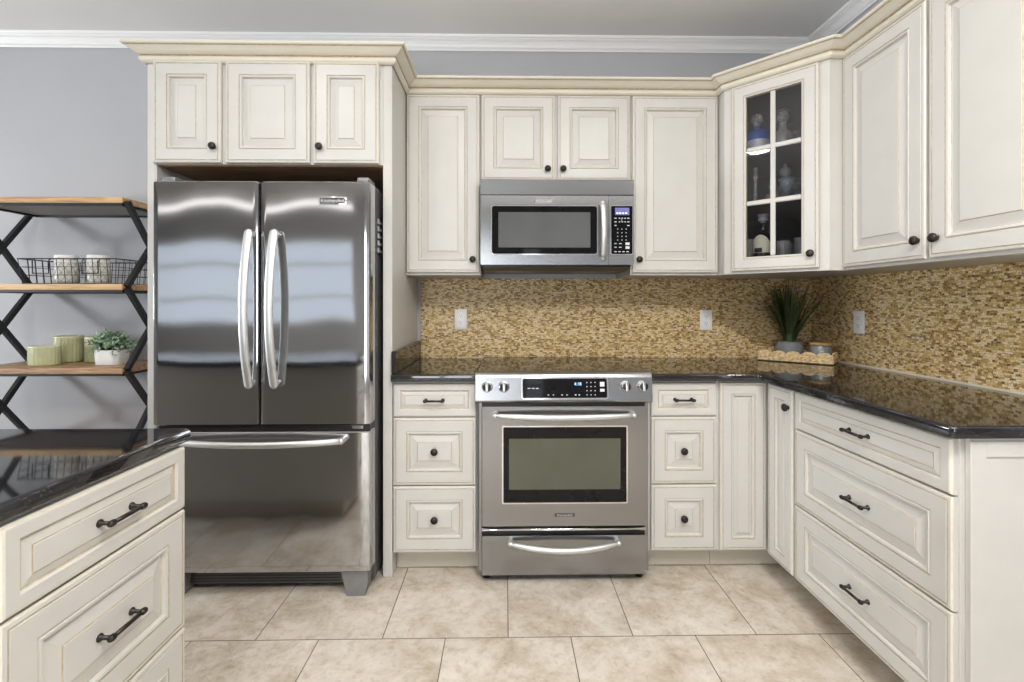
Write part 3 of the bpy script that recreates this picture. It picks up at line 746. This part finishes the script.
# oven door
OD = MB(); rbox(OD, -.3605, .3585, .250, .776, -.6650, -.6460, .006)
od = wpart('oven_door', OD, ['steel'], r)
wpart('window_bezel', rbox(MB(), -.274, .280, .349, .692, -.6680, -.6640, .006), ['chrome'], r, 'bright bezel round the oven window', sub=od)
wpart('window_border', rbox(MB(), -.268, .274, .355, .686, -.6692, -.6650, .004), ['blackglass'], r, 'black glass border', sub=od)
wpart('window_glass', rbox(MB(), -.243, .247, .413, .636, -.6700, -.6660, .003), ['ovenglass'], r, 'olive tinted oven window', sub=od)
def range_handle(x0, x1, z, base_y, stand, bulge, sag, ra, rb):
    m = MB(); pts = []
    for i in range(23):
        t = i/22; c = 1-(2*t-1)**2; pts.append((x0+(x1-x0)*t, base_y-stand-bulge*c, z-sag*c))
    R_ = [(ra*(.75+.25*min(1, 6*min(i, 22-i)/22)), rb*(.75+.25*min(1, 6*min(i, 22-i)/22))) for i in range(23)]
    m.tube(pts, R_, 12, up=(0, 0, 1))
    for p in (pts[0], pts[-1]): m.lathe((p[0], base_y, p[2]), [(.013, -.008), (.013, stand*.7), (.011, stand+.006), (.006, stand+.011), (0, stand+.012)], 14, '-y')
    return m
wpart('handle', range_handle(-.303, .300, .7425, -.665, .030, .028, .003, .0115, .0135), ['steelh'], r, 'pale bowed bar handle', sub=od)
wpart('badge', MB().box((-.042, -.6672, .2915), (.046, -.6645, .3065), 0, .003), ['slot'], r, 'small dark name badge', sub=od)
text('lettering', 'KitchenAid', .0150, 'chrome', od, RI @ Matrix.Translation((.002, -.6674, .2987)) @ RX90)
m = MB(); m.tube([(-.362, -.656, .233), (.360, -.656, .233)], (.010, .007), 10, up=(0, 0, 1))
wpart('rail', m, ['chrome'], r, 'bright rail under the oven door')
DW = MB(); rbox(DW, -.3605, .3585, .036, .208, -.6650, -.6460, .005)
dw = wpart('warming_drawer', DW, ['steel'], r)
wpart('handle', range_handle(-.235, .235, .184, -.665, .024, .040, .012, .011, .0125), ['steelh'], r, 'pale bowed bar handle', sub=dw)

# ================================================================== MICROWAVE
r = thing('microwave', 'stainless steel over-the-range microwave with dark window and keypad', 'microwave', (0, -.2, 1.392))
wpart('case', MB().box((-.3795, -.372, 1.420), (.3795, -.012, 1.8445), 0, .002), ['dsteel'], r, 'dark grey case')
m = MB().prism([(-.014, 1.420), (-.014, 1.398), (-.30, 1.3975), (-.372, 1.412), (-.372, 1.420)], -.372, .372, 'x')
for x0 in (-.31, .10): m.box((x0, -.25, 1.3955), (x0+.2, -.10, 1.3985), 1)
wpart('underside', m, ['black', 'gsteel'], r, 'black vented underside')
m = MB().prism([(-.372, 1.767), (-.396, 1.767), (-.399, 1.770), (-.4025, 1.841), (-.399, 1.8445), (-.372, 1.8445)], -.381, .381, 'x')
wpart('vent_grille', m, ['steel'], r, 'plain steel vent panel')
DOOR = MB(); rbox(DOOR, -.381, .2535, 1.421, 1.764, -.402, -.373, .004)
mw = wpart('door', DOOR, ['steel'], r)
wpart('window_bezel', rbox(MB(), -.330, .201, 1.470, 1.716, -.4046, -.4010, .014), ['chrome'], r, 'bright bezel round the window', sub=mw)
wpart('window_border', rbox(MB(), -.325, .196, 1.475, 1.711, -.4056, -.4020, .011), ['blackglass'], r, 'black glass border', sub=mw)
wpart('window_glass', rbox(MB(), -.293, .163, 1.506, 1.681, -.4063, -.4025, .004), ['mwglass'], r, 'grey microwave window', sub=mw)
wpart('badge', MB().box((-.112, -.4042, 1.722), (-.022, -.4018, 1.748), 0, .003), ['gsteel'], r, 'small grey name badge', sub=mw)
text('lettering', 'KitchenAid', .0165, 'chrome', mw, rootmat(r).inverted() @ Matrix.Translation((-.067, -.4045, 1.7345)) @ RX90)
m = MB(); pts = bow((.222, -.402, 1.455), (.222, -.402, 1.722), (0, -1, 0), .026, .020, 18)
m.tube(pts, (.014, .009), 12, up=(0, -1, 0))
for e in (pts[0], pts[-1]): m.lathe((e.x, -.402, e.z), [(.013, -.008), (.013, .024), (.010, .028), (0, .0285)], 14, '-y')
wpart('handle', m, ['steelh'], r, 'bright bowed handle', sub=mw)
CPN = MB(); rbox(CPN, .2550, .381, 1.421, 1.764, -.402, -.373, .004)
kp = wpart('control_panel', CPN, ['steel'], r)
wpart('keypad_bezel', rbox(MB(), .2635, .3765, 1.470, 1.716, -.4040, -.4010, .008), ['chrome'], r, 'bright bezel round the keypad', sub=kp)
wpart('keypad', rbox(MB(), .267, .373, 1.4745, 1.7125, -.4050, -.4015, .006), ['blackglass'], r, 'black glass keypad', sub=kp)
wpart('display', MB().box((.286, -.4056, 1.668), (.357, -.4044, 1.704)), ['lcd'], r, 'lit violet display', sub=kp)
m = MB()
for k, (x, w) in enumerate(((.297, .010), (.311, .012), (.326, .008), (.341, .012))): m.box((x-w/2, -.4060, 1.674), (x+w/2, -.4054, 1.681))
wpart('display_text', m, ['lcdmark'], r, 'lit display characters', sub=kp)
m = MB()
def mk(x, z, w, h): m.box((x-w/2, -.4056, z-h/2), (x+w/2, -.4048, z+h/2))
for z in (1.652, 1.634):
    for x in (.288, .308, .322, .336, .352): mk(x, z, .011 if x in (.288, .352) else .008, .004)
mk(.319, 1.643, .006, .003)
mk(.288, 1.616, .010, .004); mk(.352, 1.616, .012, .004)
for z in (1.598, 1.580, 1.562, 1.544):
    for x in (.299, .320, .341): mk(x, z, .0045, .004)
for z in (1.526, 1.508): mk(.288, z, .011, .004); mk(.312, z, .013, .004)
for x in (.288, .308, .328, .348): mk(x, 1.486, .012, .004)
wpart('key_mark', m, ['mark'], r, 'tiny pale key markings', sub=kp)
wpart('start_key', MB().box((.338, -.4060, 1.519), (.358, -.4046, 1.532), 0, .002).box((.338, -.4060, 1.500), (.358, -.4046, 1.513), 0, .002), ['amber'], r, 'two pale keys', sub=kp)

# ================================================================== OUTLETS
def outlet(label, x, y, z, rz):
    r = thing('wall_outlet', label, 'outlet', (x, y, z-.0575), rz, 'electrical outlets on the mosaic')
    m = MB().box((-.0355, -.006, 0), (.0355, 0, .115), 0, .003, 2); part('cover_plate', m, ['whiteplastic'], r)
    for zc in (.0375, .0775):
        m = MB(); n = 20; P = []
        for k in range(n):
            t = 2*PI*k/n; P.append((.0165*math.cos(t), zc+max(-.0135, min(.0135, .0165*math.sin(t)))))
        m.prism(P, -.0082, -.0055, 'y'); s = part('receptacle', m, ['whiteplastic'], r)
        m = MB().box((-.0078, -.0086, zc+.000), (-.0058, -.0080, zc+.009)).box((.0055, -.0086, zc+.001), (.0075, -.0080, zc+.008)); m.lathe((0, -.0080, zc-.007), [(.0026, 0), (.0026, .0006)], 10, '-y')
        part('slot', m, ['slot'], s, 'dark slots')
    part('screw', MB().lathe((0, -.006, .0575), [(.003, 0), (.002, .0012), (0, .0014)], 10, '-y'), ['whiteplastic'], r)
outlet('white duplex outlet on the mosaic left of the range, near the refrigerator panel', -.5155, -.0102, 1.138, 0)
outlet('white duplex outlet on the back-wall mosaic right of the range', .910, -.0102, 1.132, 0)
outlet('white duplex outlet on the right-hand wall mosaic beside the candle jar', WR-.0102, -.384, 1.134, -PI/2)

# ================================================================== TRAY, GRASS, CANDLE
TX, TY, TR = 1.336, -.186, -math.atan2(.229, .255)
TL, TD = .343, .190
r = thing('woven_tray', 'woven straw tray with a scalloped rim on the corner of the countertop', 'tray', (TX, TY, .9145), TR)
m = MB().box((-TL/2+.004, -TD/2+.004, 0), (TL/2-.004, TD/2-.004, .010), 0, .003)
part('base', m, ['straw'], r)
def scallop_wall(L, ns, h0, amp, th):
    """wall along x, facing y: braided body plus scallop loops"""
    m = MB()
    for k, z in enumerate((.006, .0145, .023, .0315)):
        n = 44; pts = [(-L/2+L*i/n, .0022*math.sin(i*1.9+k*PI), z+.0014*math.cos(i*1.9+k*PI)) for i in range(n+1)]
        m.tube(pts, (th*.5, .0054), 8)
    w = L/ns
    for i in range(ns):
        cx = -L/2+w*(i+.5)
        for q, rr in enumerate((w*.47, w*.33, w*.19)):
            pts = [(cx+rr*math.cos(t), .001*math.sin(9*t+q), .034+rr*.62*math.sin(t)) for t in [PI*j/14 for j in range(15)]]
            m.tube(pts, (.0040, .0046), 6)
    return m
for L, ns, x, y, rz in ((TL, 5, 0, -TD/2, 0), (TL, 5, 0, TD/2, 0), (TD, 3, TL/2, 0, PI/2), (TD, 3, -TL/2, 0, PI/2)):
    o = part('rim', scallop_wall(L, ns, .03, .02, .010), ['straw'], r); o.location = (x, y, .002); o.rotation_euler = (0, 0, rz)
MT = rootmat(r)
def ontray(x, y): return tuple(MT @ Vector((x, y, .0105)))
p = ontray(-.040, .005)
r = thing('potted_grass', 'tall spiky dark green grass plant in a squat grey pot on the straw tray', 'plant', p)
part('pot', MB().lathe((0, 0, 0), [(.045, 0), (.060, .010), (.070, .030), (.072, .052), (.066, .076), (.056, .092), (.049, .096), (.045, .094), (.045, .086), (0, .084)], 32), ['greypot'], r)
m = MB()
for i in range(190):
    a = random.uniform(0, 2*PI); r0 = random.uniform(0, .030); lean = random.uniform(.01, .215); H = random.uniform(.25, .362)
    wx, wy = math.cos(a), math.sin(a)
    if wy > 0: lean = min(lean, .098/max(.3, wy))
    if wx > 0: lean = min(lean, .20/max(.3, wx))
    if lean > .16: H *= .85
    b = Vector((r0*math.cos(a), r0*math.sin(a), .084)); dirn = Vector((math.cos(a), math.sin(a), 0)); w = random.uniform(.0022, .0036)
    side = Vector((-dirn.y, dirn.x, 0)); o = len(m.v); n = 6
    for k in range(n+1):
        t = k/n; c = b+dirn*lean*(t**1.25)+Vector((0, 0, H*t*(1-.10*lean*5*t*t))); ww = w*(1-t**3.5)+.0004
        m.v += [tuple(c-side*ww), tuple(c+side*ww+dirn*.0012)]
    for k in range(n): m.f.append(((o+2*k, o+2*k+1, o+2*k+3, o+2*k+2), 0, True))
part('grass_blades', m, ['blade'], r)
p = ontray(.108, .008)
r = thing('candle_jar', 'small grey candle jar with a pale wooden lid on the straw tray', 'candle', p)
part('jar', MB().lathe((0, 0, 0), [(.040, 0), (.049, .005), (.051, .015), (.051, .076), (.048, .080), (0, .080)], 30), ['candle'], r)
part('lid', MB().lathe((0, 0, .0805), [(.052, 0), (.054, .003), (.054, .013), (.052, .016), (0, .016)], 30), ['lidwood'], r, 'pale wooden lid')
m = MB(); random.seed(3)
for z, x0, x1 in ((.052, -.36, -.02), (.040, -.36, .52)):
    t = x0
    while t < x1:
        w = random.uniform(.05, .09); a0 = -PI/2-.28+t; a1 = a0+w
        P = [(.0516*math.cos(a), .0516*math.sin(a)) for a in (a0, (a0+a1)/2, a1)]
        for k in range(2):
            m.add([(P[k][0], P[k][1], z), (P[k+1][0], P[k+1][1], z), (P[k+1][0], P[k+1][1], z+.0042), (P[k][0], P[k][1], z+.0042)], [(0, 1, 2, 3)])
        t += w+random.uniform(.02, .035)
part('label_print', m, ['mark'], r, 'faint white printed lines')

# ================================================================== CABINET CONTENTS
def goods(name, label, cat, x, y, z, prof, mats, matmap=None, n=24):
    r = thing(name, label, cat, (x, y, z))
    return r
S0, S1, S2 = ZU0+.0225, SHZ[0]+.0065, SHZ[1]+.0065
def glassprof(R, H, t=.003, foot=.008): return [(R*.86, 0), (R*.9, .002), (R, H*.5), (R, H), (R-t, H), (R*.9-t, foot), (0, foot)]
# top shelf
r = thing('bottle', 'blue glass bottle with a pale shoulder label behind the top left pane', 'bottle', (1.000, -.400, S2))
part('body', MB().lathe((0, 0, 0), [(.050, 0), (.053, .004), (.053, .060), (.053, .062), (.050, .105), (.030, .120), (.018, .126), (.018, .135), (0, .135)], 26, mats=[0, 0, 0, 1, 1, 1, 1, 1]), ['silver_lab', 'blueglass'], r)
part('stopper', MB().lathe((0, 0, .135), [(.012, 0), (.014, .008), (.026, .022), (.030, .040), (.022, .058), (.008, .068), (0, .070)], 8, smooth=False), ['clear'], r, 'faceted clear stopper')
r = thing('decanter', 'tall clear glass decanter behind the top right pane', 'decanter', (1.125, -.405, S2))
part('body', MB().lathe((0, 0, 0), [(.042, 0), (.050, .010), (.050, .085), (.040, .105), (.018, .125), (.016, .150), (.026, .160), (.022, .160), (.012, .150), (.014, .125), (.036, .102), (.045, .085), (.045, .014), (0, .012)], 24), ['clear'], r)
part('stopper', MB().lathe((0, 0, .162), [(.016, 0), (.026, .010), (.030, .028), (.024, .044), (.034, .050), (.034, .056), (0, .060)], 10, smooth=False), ['clear'], r)
for i, (x, y, lab) in enumerate(((1.205, -.410, 'clear tumbler at the right edge of the top glass pane'), (1.175, -.300, 'clear tumbler standing behind the tall decanter'))):
    o = solo('drinking_glass', MB().lathe((0, 0, 0), glassprof(.034, .11), 20), ['clear'], lab, 'glass', 'glasses in the corner cabinet', loc=(x, y, S2))
# middle shelf
r = thing('candlestick', 'slim clear glass candlestick behind the middle left pane', 'candlestick', (0.994, -.395, S1))
part('stem', MB().lathe((0, 0, 0), [(.040, 0), (.042, .004), (.016, .012), (.009, .02), (.008, .05), (.011, .055), (.008, .06), (.008, .13), (.012, .136), (.012, .145), (.009, .15), (.013, .19), (.011, .19), (.006, .16), (0, .158)], 18), ['clear'], r)
r = thing('perfume_bottle', 'small ornate rose-tinted bottle behind the middle vertical glazing bar', 'bottle', (1.072, -.405, S1))
part('body', MB().lathe((0, 0, 0), [(.030, 0), (.040, .012), (.042, .035), (.030, .058), (.012, .070), (.012, .080), (0, .080)], 10, smooth=False), ['pinkglass'], r)
part('stopper', MB().lathe((0, 0, .081), [(.008, 0), (.016, .012), (.012, .026), (0, .032)], 10, smooth=False), ['clear'], r)
for x, y, lab in ((1.118, -.455, 'pale blue stemmed glass, the nearer one behind the middle right pane'), (1.185, -.430, 'pale blue stemmed glass at the right edge of the middle right pane')):
    solo('goblet', MB().lathe((0, 0, 0), [(.030, 0), (.030, .003), (.007, .008), (.005, .045), (.012, .055), (.030, .085), (.040, .120), (.038, .120), (.027, .087), (.008, .060), (0, .058)], 22), ['paleblue'], lab, 'glass', 'glasses in the corner cabinet', loc=(x, y, S1))
r = thing('decanter', 'clear decanter with a ball stopper behind the pale blue stemmed glasses', 'decanter', (1.190, -.320, S1))
part('body', MB().lathe((0, 0, 0), [(.045, 0), (.050, .01), (.048, .10), (.022, .13), (.014, .15), (.022, .165), (.016, .165), (.010, .15), (.018, .13), (.044, .098), (.045, .014), (0, .012)], 22), ['clear'], r)
part('stopper', MB().lathe((0, 0, .166), [(.010, 0), (.022, .012), (.028, .028), (.022, .044), (.008, .052), (.010, .060), (.006, .068), (0, .070)], 16), ['silver_lab'], r, 'pale ball stopper')
# bottom shelf
r = thing('liquor_bottle', 'dark bottle with a rounded cream label and clear stopper behind the bottom left pane', 'bottle', (1.030, -.400, S0), -PI/4)
part('body', MB().lathe((0, 0, 0), [(.050, 0), (.055, .005), (.055, .13), (.046, .165), (.022, .185), (.013, .195), (.013, .225), (.016, .227), (.016, .233), (0, .233)], 26), ['blackbottle'], r)
part('stopper', MB().lathe((0, 0, .2335), [(.012, 0), (.012, .010), (.023, .012), (.023, .024), (.017, .028), (.024, .032), (.024, .044), (0, .046)], 16), ['silver_lab'], r, 'pale stacked stopper')
m = MB(); na = 16
for j in range(na+1):
    a = -PI/2+(-.95+1.9*j/na); zt = .103+.068*math.sqrt(max(0, 1-((j-na/2)/(na/2))**2))
    for z in (.082, min(.1295, .082+(zt-.082)*.6), zt):
        rr = .0562 if z < .13 else .0562-(z-.13)*.25
        m.v.append((rr*math.cos(a), rr*math.sin(a), z))
for j in range(na):
    for q in (0, 1): m.f.append(((3*j+q, 3*j+3+q, 3*j+4+q, 3*j+1+q), 0, True))
part('front_label', m, ['cream_label'], r, 'rounded cream label')
m = MB()
for j in range(4):
    a = -PI/2-.45+.16*j; a2 = a+.16
    m.add([(.0568*math.cos(a), .0568*math.sin(a), .084), (.0568*math.cos(a2), .0568*math.sin(a2), .084), (.0568*math.cos(a2), .0568*math.sin(a2), .106), (.0568*math.cos(a), .0568*math.sin(a), .106)], [(0, 1, 2, 3)])
part('label_block', m, ['black'], r, 'black block at the foot of the label')
for x, y, R, H, lab in ((.948, -.415, .022, .150, 'small clear glass to the left of the cream-labelled bottle'), (1.112, -.430, .032, .140, 'clear tumbler just right of the cream-labelled bottle'), (1.165, -.370, .030, .135, 'clear tumbler in the middle behind the bottom right pane'), (1.192, -.445, .030, .155, 'clear tumbler at the right edge behind the bottom right pane')):
    solo('drinking_glass', MB().lathe((0, 0, 0), glassprof(R, H), 10, smooth=False), ['clear'], lab, 'glass', 'glasses in the corner cabinet', loc=(x, y, S0))

# ================================================================== SHELF UNIT
SX0, SX1, SYF, SYB = -2.912, -2.158, -.370, -.030
r = thing('shelf_unit', 'open shelf unit with wooden boards and black crossed metal side frames against the grey wall', 'shelf', ((SX0+SX1)/2, -.2, 0))
TOPS = (1.757, 1.326, .910, .490, .120)
for k, z in enumerate(TOPS):
    m = MB().box((SX0, SYF, z-.030), (SX1, SYB, z), 0, .0015)
    bd = wpart('shelf_board', m, ['oak' if k < 2 else 'oakdark'], r)
    m = MB(); zz = z-.0305
    m.box((SX0+.004, SYF+.004, zz-.012), (SX1-.004, SYF+.022, zz)); m.box((SX0+.004, SYB-.022, zz-.012), (SX1-.004, SYB-.002, zz)); m.box((SX0+.004, SYF+.022, zz-.012), (SX0+.024, SYB-.022, zz)); m.box((SX1-.024, SYF+.022, zz-.012), (SX1-.004, SYB-.022, zz))
    m.box((SX0+.024, SYF+.022, zz-.003), (SX1-.024, SYB-.022, zz), 1)
    wpart('tray_frame', m, ['blackmetal', 'shelfpan'], r, 'black metal support frame', sub=bd)
for x in (SX0-.0125, SX1+.0125):
    for k in range(4):
        zt, zb = TOPS[k]-.020, TOPS[k+1]-.012
        ym0, ym1 = SYF+.014, SYB-.014
        wpart('cross_bar', MB().bar((x, ym0, zt), (x, ym1, zb), .024, .022, up=(1, 0, 0)), ['blackmetal'], r, 'black metal diagonal bar')
        wpart('cross_bar', MB().bar((x, ym1, zt), (x, ym0, zb), .0238, .0218, up=(1, 0, 0)), ['blackmetal'], r, 'black metal diagonal bar')
    for y in (SYF+.014, SYB-.014): wpart('foot', MB().box((x-.011, y-.011, .001), (x+.011, y+.011, .125)), ['blackmetal'], r, 'black metal foot')
# wire basket on the second board
bx0, bx1, by0, by1, bz = -2.700, -2.235, -.315, -.085, 1.3265
r = thing('wire_basket', 'long black wire basket holding two patterned jars on the second board', 'basket', ((bx0+bx1)/2, (by0+by1)/2, bz))
m = MB(); H = .128; tp = .012
def rect(z, g, rad): m.tube([(bx0-g, by0-g, z), (bx1+g, by0-g, z), (bx1+g, by1+g, z), (bx0-g, by1+g, z)], rad, 6, closed=True, smooth=False)
rect(bz+.003, 0, .0028); rect(bz+H*.36, tp*.36, .0016); rect(bz+H*.68, tp*.68, .0016); rect(bz+H, tp, .0032)
nx, ny = 13, 6
for i in range(nx+1):
    x = bx0+(bx1-bx0)*i/nx; xt = x+(tp if i == nx else -tp if i == 0 else 0)
    for y, s_ in ((by0, -1), (by1, 1)): m.tube([(x, y, bz+.003), (xt, y+s_*tp, bz+H)], .0016, 5)
    m.tube([(x, by0, bz+.003), (x, by1, bz+.003)], .0016, 5)
for j in range(1, ny):
    y = by0+(by1-by0)*j/ny
    for x, s_ in ((bx0, -1), (bx1, 1)): m.tube([(x, y, bz+.003), (x+s_*tp, y, bz+H)], .0016, 5)
    m.tube([(bx0, y, bz+.003), (bx1, y, bz+.003)], .0016, 5)
wpart('wire_body', m, ['blackmetal'], r)
for xc in (bx0+.11, bx1-.11):
    y = by0-tp-.002; w = .040; m = MB().tube([(xc-w, y+.002, bz+H-.004), (xc-w, y-.008, bz+H-.012), (xc-w, y-.006, bz+H*.42), (xc+w, y-.006, bz+H*.42), (xc+w, y-.008, bz+H-.012), (xc+w, y+.002, bz+H-.004)], .0034, 8)
    wpart('handle', m, ['blackmetal'], r, 'drop wire handle')
for x, y, lab in ((-2.583, -.205, 'white patterned ceramic jar in the wire basket, nearer its left end'), (-2.415, -.205, 'white patterned ceramic jar in the wire basket, nearer the refrigerator')):
    r = thing('patterned_jar', lab, 'jar', (x, y, bz+.0065), 0, 'patterned jars in the basket')
    part('body', MB().lathe((0, 0, 0), [(.040, 0), (.046, .006), (.048, .02), (.048, .112), (.045, .125), (.041, .129), (0, .129)], 30), ['jarcream'], r)
    part('lid', MB().lathe((0, 0, .1295), [(.046, 0), (.048, .004), (.048, .016), (.045, .021), (0, .023)], 30), ['whiteceramic'], r, 'white lid')
    m = MB()
    for k in range(10):
        for s_ in (-1, 1):
            for zb_ in (.012, .060):
                pts = []
                for q in range(5):
                    t = 2*PI*(k+.5+s_*(q/4-.5))/10; pts.append((.0485*math.cos(t), .0485*math.sin(t), zb_+.046*q/4))
                m.tube(pts, .0016, 4)
    for z in (.010, .059, .108): m.tube([(.0485*math.cos(2*PI*j/28), .0485*math.sin(2*PI*j/28), z) for j in range(28)], .0013, 4, closed=True)
    part('relief_pattern', m, ['pattern'], r, 'grey crossing relief lines')
# ribbed sage pots
def ribbed(name, label, x, y, R, H, sy=1.):
    r = thing(name, label, 'pot', (x, y, .9105), 0, 'ribbed sage pots on the rustic board')
    n = 96; m = MB(); o = 0
    lev = [(.90, 0), (.98, .004), (1., .012), (1., H*.86), (1.0, H*.90)]
    for s_, z in lev:
        for j in range(n):
            t = 2*PI*j/n; rr = R*s_*(1+.035*abs(math.sin(t*12))-.012)
            m.v.append((rr*math.cos(t), rr*math.sin(t)*sy, z))
    for k in range(len(lev)-1):
        for j in range(n): a, b = k*n+j, k*n+(j+1) % n; m.f.append(((a, b, b+n, a+n), 0, True))
    m.f.append((tuple(range(n))[::-1], 0, False))
    part('body', m, ['sage'], r)
    part('rim', MB().lathe((0, 0, 0), [(R*.985, H*.89), (R*1.03, H*.91), (R*1.03, H*.97), (R*1.0, H), (R*.94, H), (R*.93, H*.55), (0, H*.54)], 48, sy=sy), ['sagerim'], r, 'smooth pale rim')
    return r
ribbed('ribbed_pot', 'low oval ribbed sage pot standing in front of the taller round one', -2.632, -.272, .072, .100, .66)
ribbed('ribbed_pot', 'tall round ribbed sage pot standing behind the low oval one', -2.640, -.128, .062, .142)
ribbed('ribbed_pot', 'ribbed sage pot partly hidden by the white planter', -2.478, -.128, .058, .138)
# white planter
r = thing('potted_plant', 'bushy grey-green leafy plant in a white oblong planter on the shelf unit', 'plant', (-2.318, -.235, .9105))
n = 40; P = []
for k in range(n):
    t = 2*PI*k/n; c, s_ = math.cos(t), math.sin(t); P.append((math.copysign(abs(c)**.45, c), math.copysign(abs(s_)**.45, s_)))
m = MB()
for sc, z in ((.90, 0), (.95, .003), (1.0, .045), (1.03, .075), (1.03, .078), (.96, .078), (.94, .060)):
    m.v += [(.064*sc*a, .050*sc*b, z) for a, b in P]
for k in range(6):
    for j in range(n): a, b = k*n+j, k*n+(j+1) % n; m.f.append(((a, b, b+n, a+n), 0, k < 3))
m.f.append((tuple(range(n))[::-1], 0, False)); m.f.append((tuple(6*n+j for j in range(n)), 1, False))
part('planter', m, ['whiteceramic', 'slot'], r)
m = MB(); random.seed(11)
for i in range(115):
    a = random.uniform(0, 2*PI); u = random.random(); e = random.uniform(.05, 1.35)
    R_ = .098*(.55+.45*random.random())
    tip = Vector((math.cos(a)*math.cos(e)*R_*1.25, math.sin(a)*math.cos(e)*R_*.85, .085+math.sin(e)*R_*1.12-.05*(1-e/1.35)*random.random()))
    base = Vector((tip.x*.35, tip.y*.35, .064)); mid = base.lerp(tip, .5)+Vector((0, 0, .02))
    stem = [base, mid, tip]; m.tube(stem, .0011, 4, 1)
    for q in range(7):
        t = .45+.55*q/6; c = (base.lerp(mid, t*2) if t < .5 else mid.lerp(tip, t*2-1))
        d = Vector((random.uniform(-1, 1), random.uniform(-1, 1), random.uniform(-.3, .9))).normalized()
        side = d.cross(Vector((random.uniform(-1, 1), random.uniform(-1, 1), random.uniform(-1, 1)))).normalized(); nn = d.cross(side)
        L_ = random.uniform(.016, .027); w = L_*.32; o = len(m.v)
        pts = [c, c+d*L_*.4+side*w+nn*w*.25, c+d*L_, c+d*L_*.4-side*w+nn*w*.25, c+d*L_*.45]
        m.v += [tuple(x) for x in pts]; m.f += [((o, o+1, o+4), 0, False), ((o+1, o+2, o+4), 0, False), ((o+2, o+3, o+4), 0, False), ((o+3, o, o+4), 0, False)]
o = part('foliage', None, None, r, None, None, m.mesh('foliage', ['leaf', 'blade'], recalc=False))

# ================================================================== LIGHT
def area(name, loc, rot, sx, sy, power, col, shape='RECTANGLE', spread=None):
    l = bpy.data.lights.new(name, 'AREA'); l.shape = shape; l.size = sx
    if shape in ('RECTANGLE', 'ELLIPSE'): l.size_y = sy
    l.energy = power; l.color = col
    if spread: l.spread = spread
    o = bpy.data.objects.new(name, l); COL.objects.link(o); o.location = loc; o.rotation_euler = rot; return o
DAY = (.91, .955, 1.0); WARM = (1.0, .965, .915)
area('daylight_window_wide', ((W1[0]+W1[1])/2, WF-.10, (W1[2]+W1[3])/2), (PI/2, 0, 0), W1[1]-W1[0], W1[3]-W1[2], 5.5, DAY)
area('fill_window_light', ((W2_FILL[0]+W2_FILL[1])/2, WF-.10, (W2_FILL[2]+W2_FILL[3])/2), (PI/2, 0, 0), W2_FILL[1]-W2_FILL[0], W2_FILL[3]-W2_FILL[2], 74, DAY)  # added frontal fill, set in the made-up second opening
area('daylight_narrow', ((W4[0]+W4[1])/2, WF-.10, (W4[2]+W4[3])/2), (PI/2, 0, 0), W4[1]-W4[0], W4[3]-W4[2], 5, DAY)
area('daylight_side', (WL-.10, (W3[0]+W3[1])/2, (W3[2]+W3[3])/2), (PI/2, 0, -PI/2), W3[1]-W3[0], W3[3]-W3[2], 300, DAY)
for x, y, p, sz in ((-.60, -.80, 1.2, .16), (.75, -1.10, 1.2, .16), (.1, -2.3, 11, .2), (-1.48, -1.83, 12, .2), (.55, -2.8, 40, .2), (-2.4, -3.2, 12, .4), (-.8, -3.2, 12, .4), (.8, -3.2, 10, .4)):
    area('ceiling_downlight', (x, y, CE-.004), (0, 0, 0), sz, sz, p, WARM, 'DISK')
for x, y, p in ((-.1, -2.6, 50),):
    area('fill_uplight', (x, y, 2.2), (PI, 0, 0), .5, .5, p, (1, .975, .94), 'DISK')  # unseen upward light added to brighten the ceiling; no fixture hangs here
area('wall_strip_light', (-4.0, WF+.01, 2.655), (PI/2, 0, 0), 3.5, .09, 2.6, (1, .97, .93))
w = bpy.data.worlds.new('World'); SC.world = w; w.use_nodes = True
bg = w.node_tree.nodes['Background']; bg.inputs[0].default_value = (.75, .86, 1, 1); bg.inputs[1].default_value = 1.0

# ================================================================== CAMERA
cam = bpy.data.cameras.new('camera'); co = bpy.data.objects.new('camera', cam); COL.objects.link(co)
cam.sensor_width = 36; cam.sensor_fit = 'HORIZONTAL'; cam.lens = 467.4/1024*36; cam.shift_y = -(341-303.1)/1024; cam.clip_start = .02
co.location = (-.2623, -2.7171, 1.2306); co.rotation_euler = (PI/2, 0, -.0158)
SC.camera = co
SC.view_settings.view_transform = 'Standard'
try: SC.view_settings.look = 'None'
except Exception: pass
SC.view_settings.gamma = 1; SC.view_settings.use_curve_mapping = False; SC.view_settings.exposure = -0.03
SC.cycles.use_denoising = True
try: SC.cycles.denoiser = 'OPENIMAGEDENOISE'
except Exception: pass
SC.cycles.max_bounces = 10; SC.cycles.diffuse_bounces = 5; SC.cycles.glossy_bounces = 5; SC.cycles.transmission_bounces = 8; SC.cycles.transparent_max_bounces = 10
SC.cycles.caustics_reflective = False; SC.cycles.caustics_refractive = False; SC.cycles.sample_clamp_indirect = 6
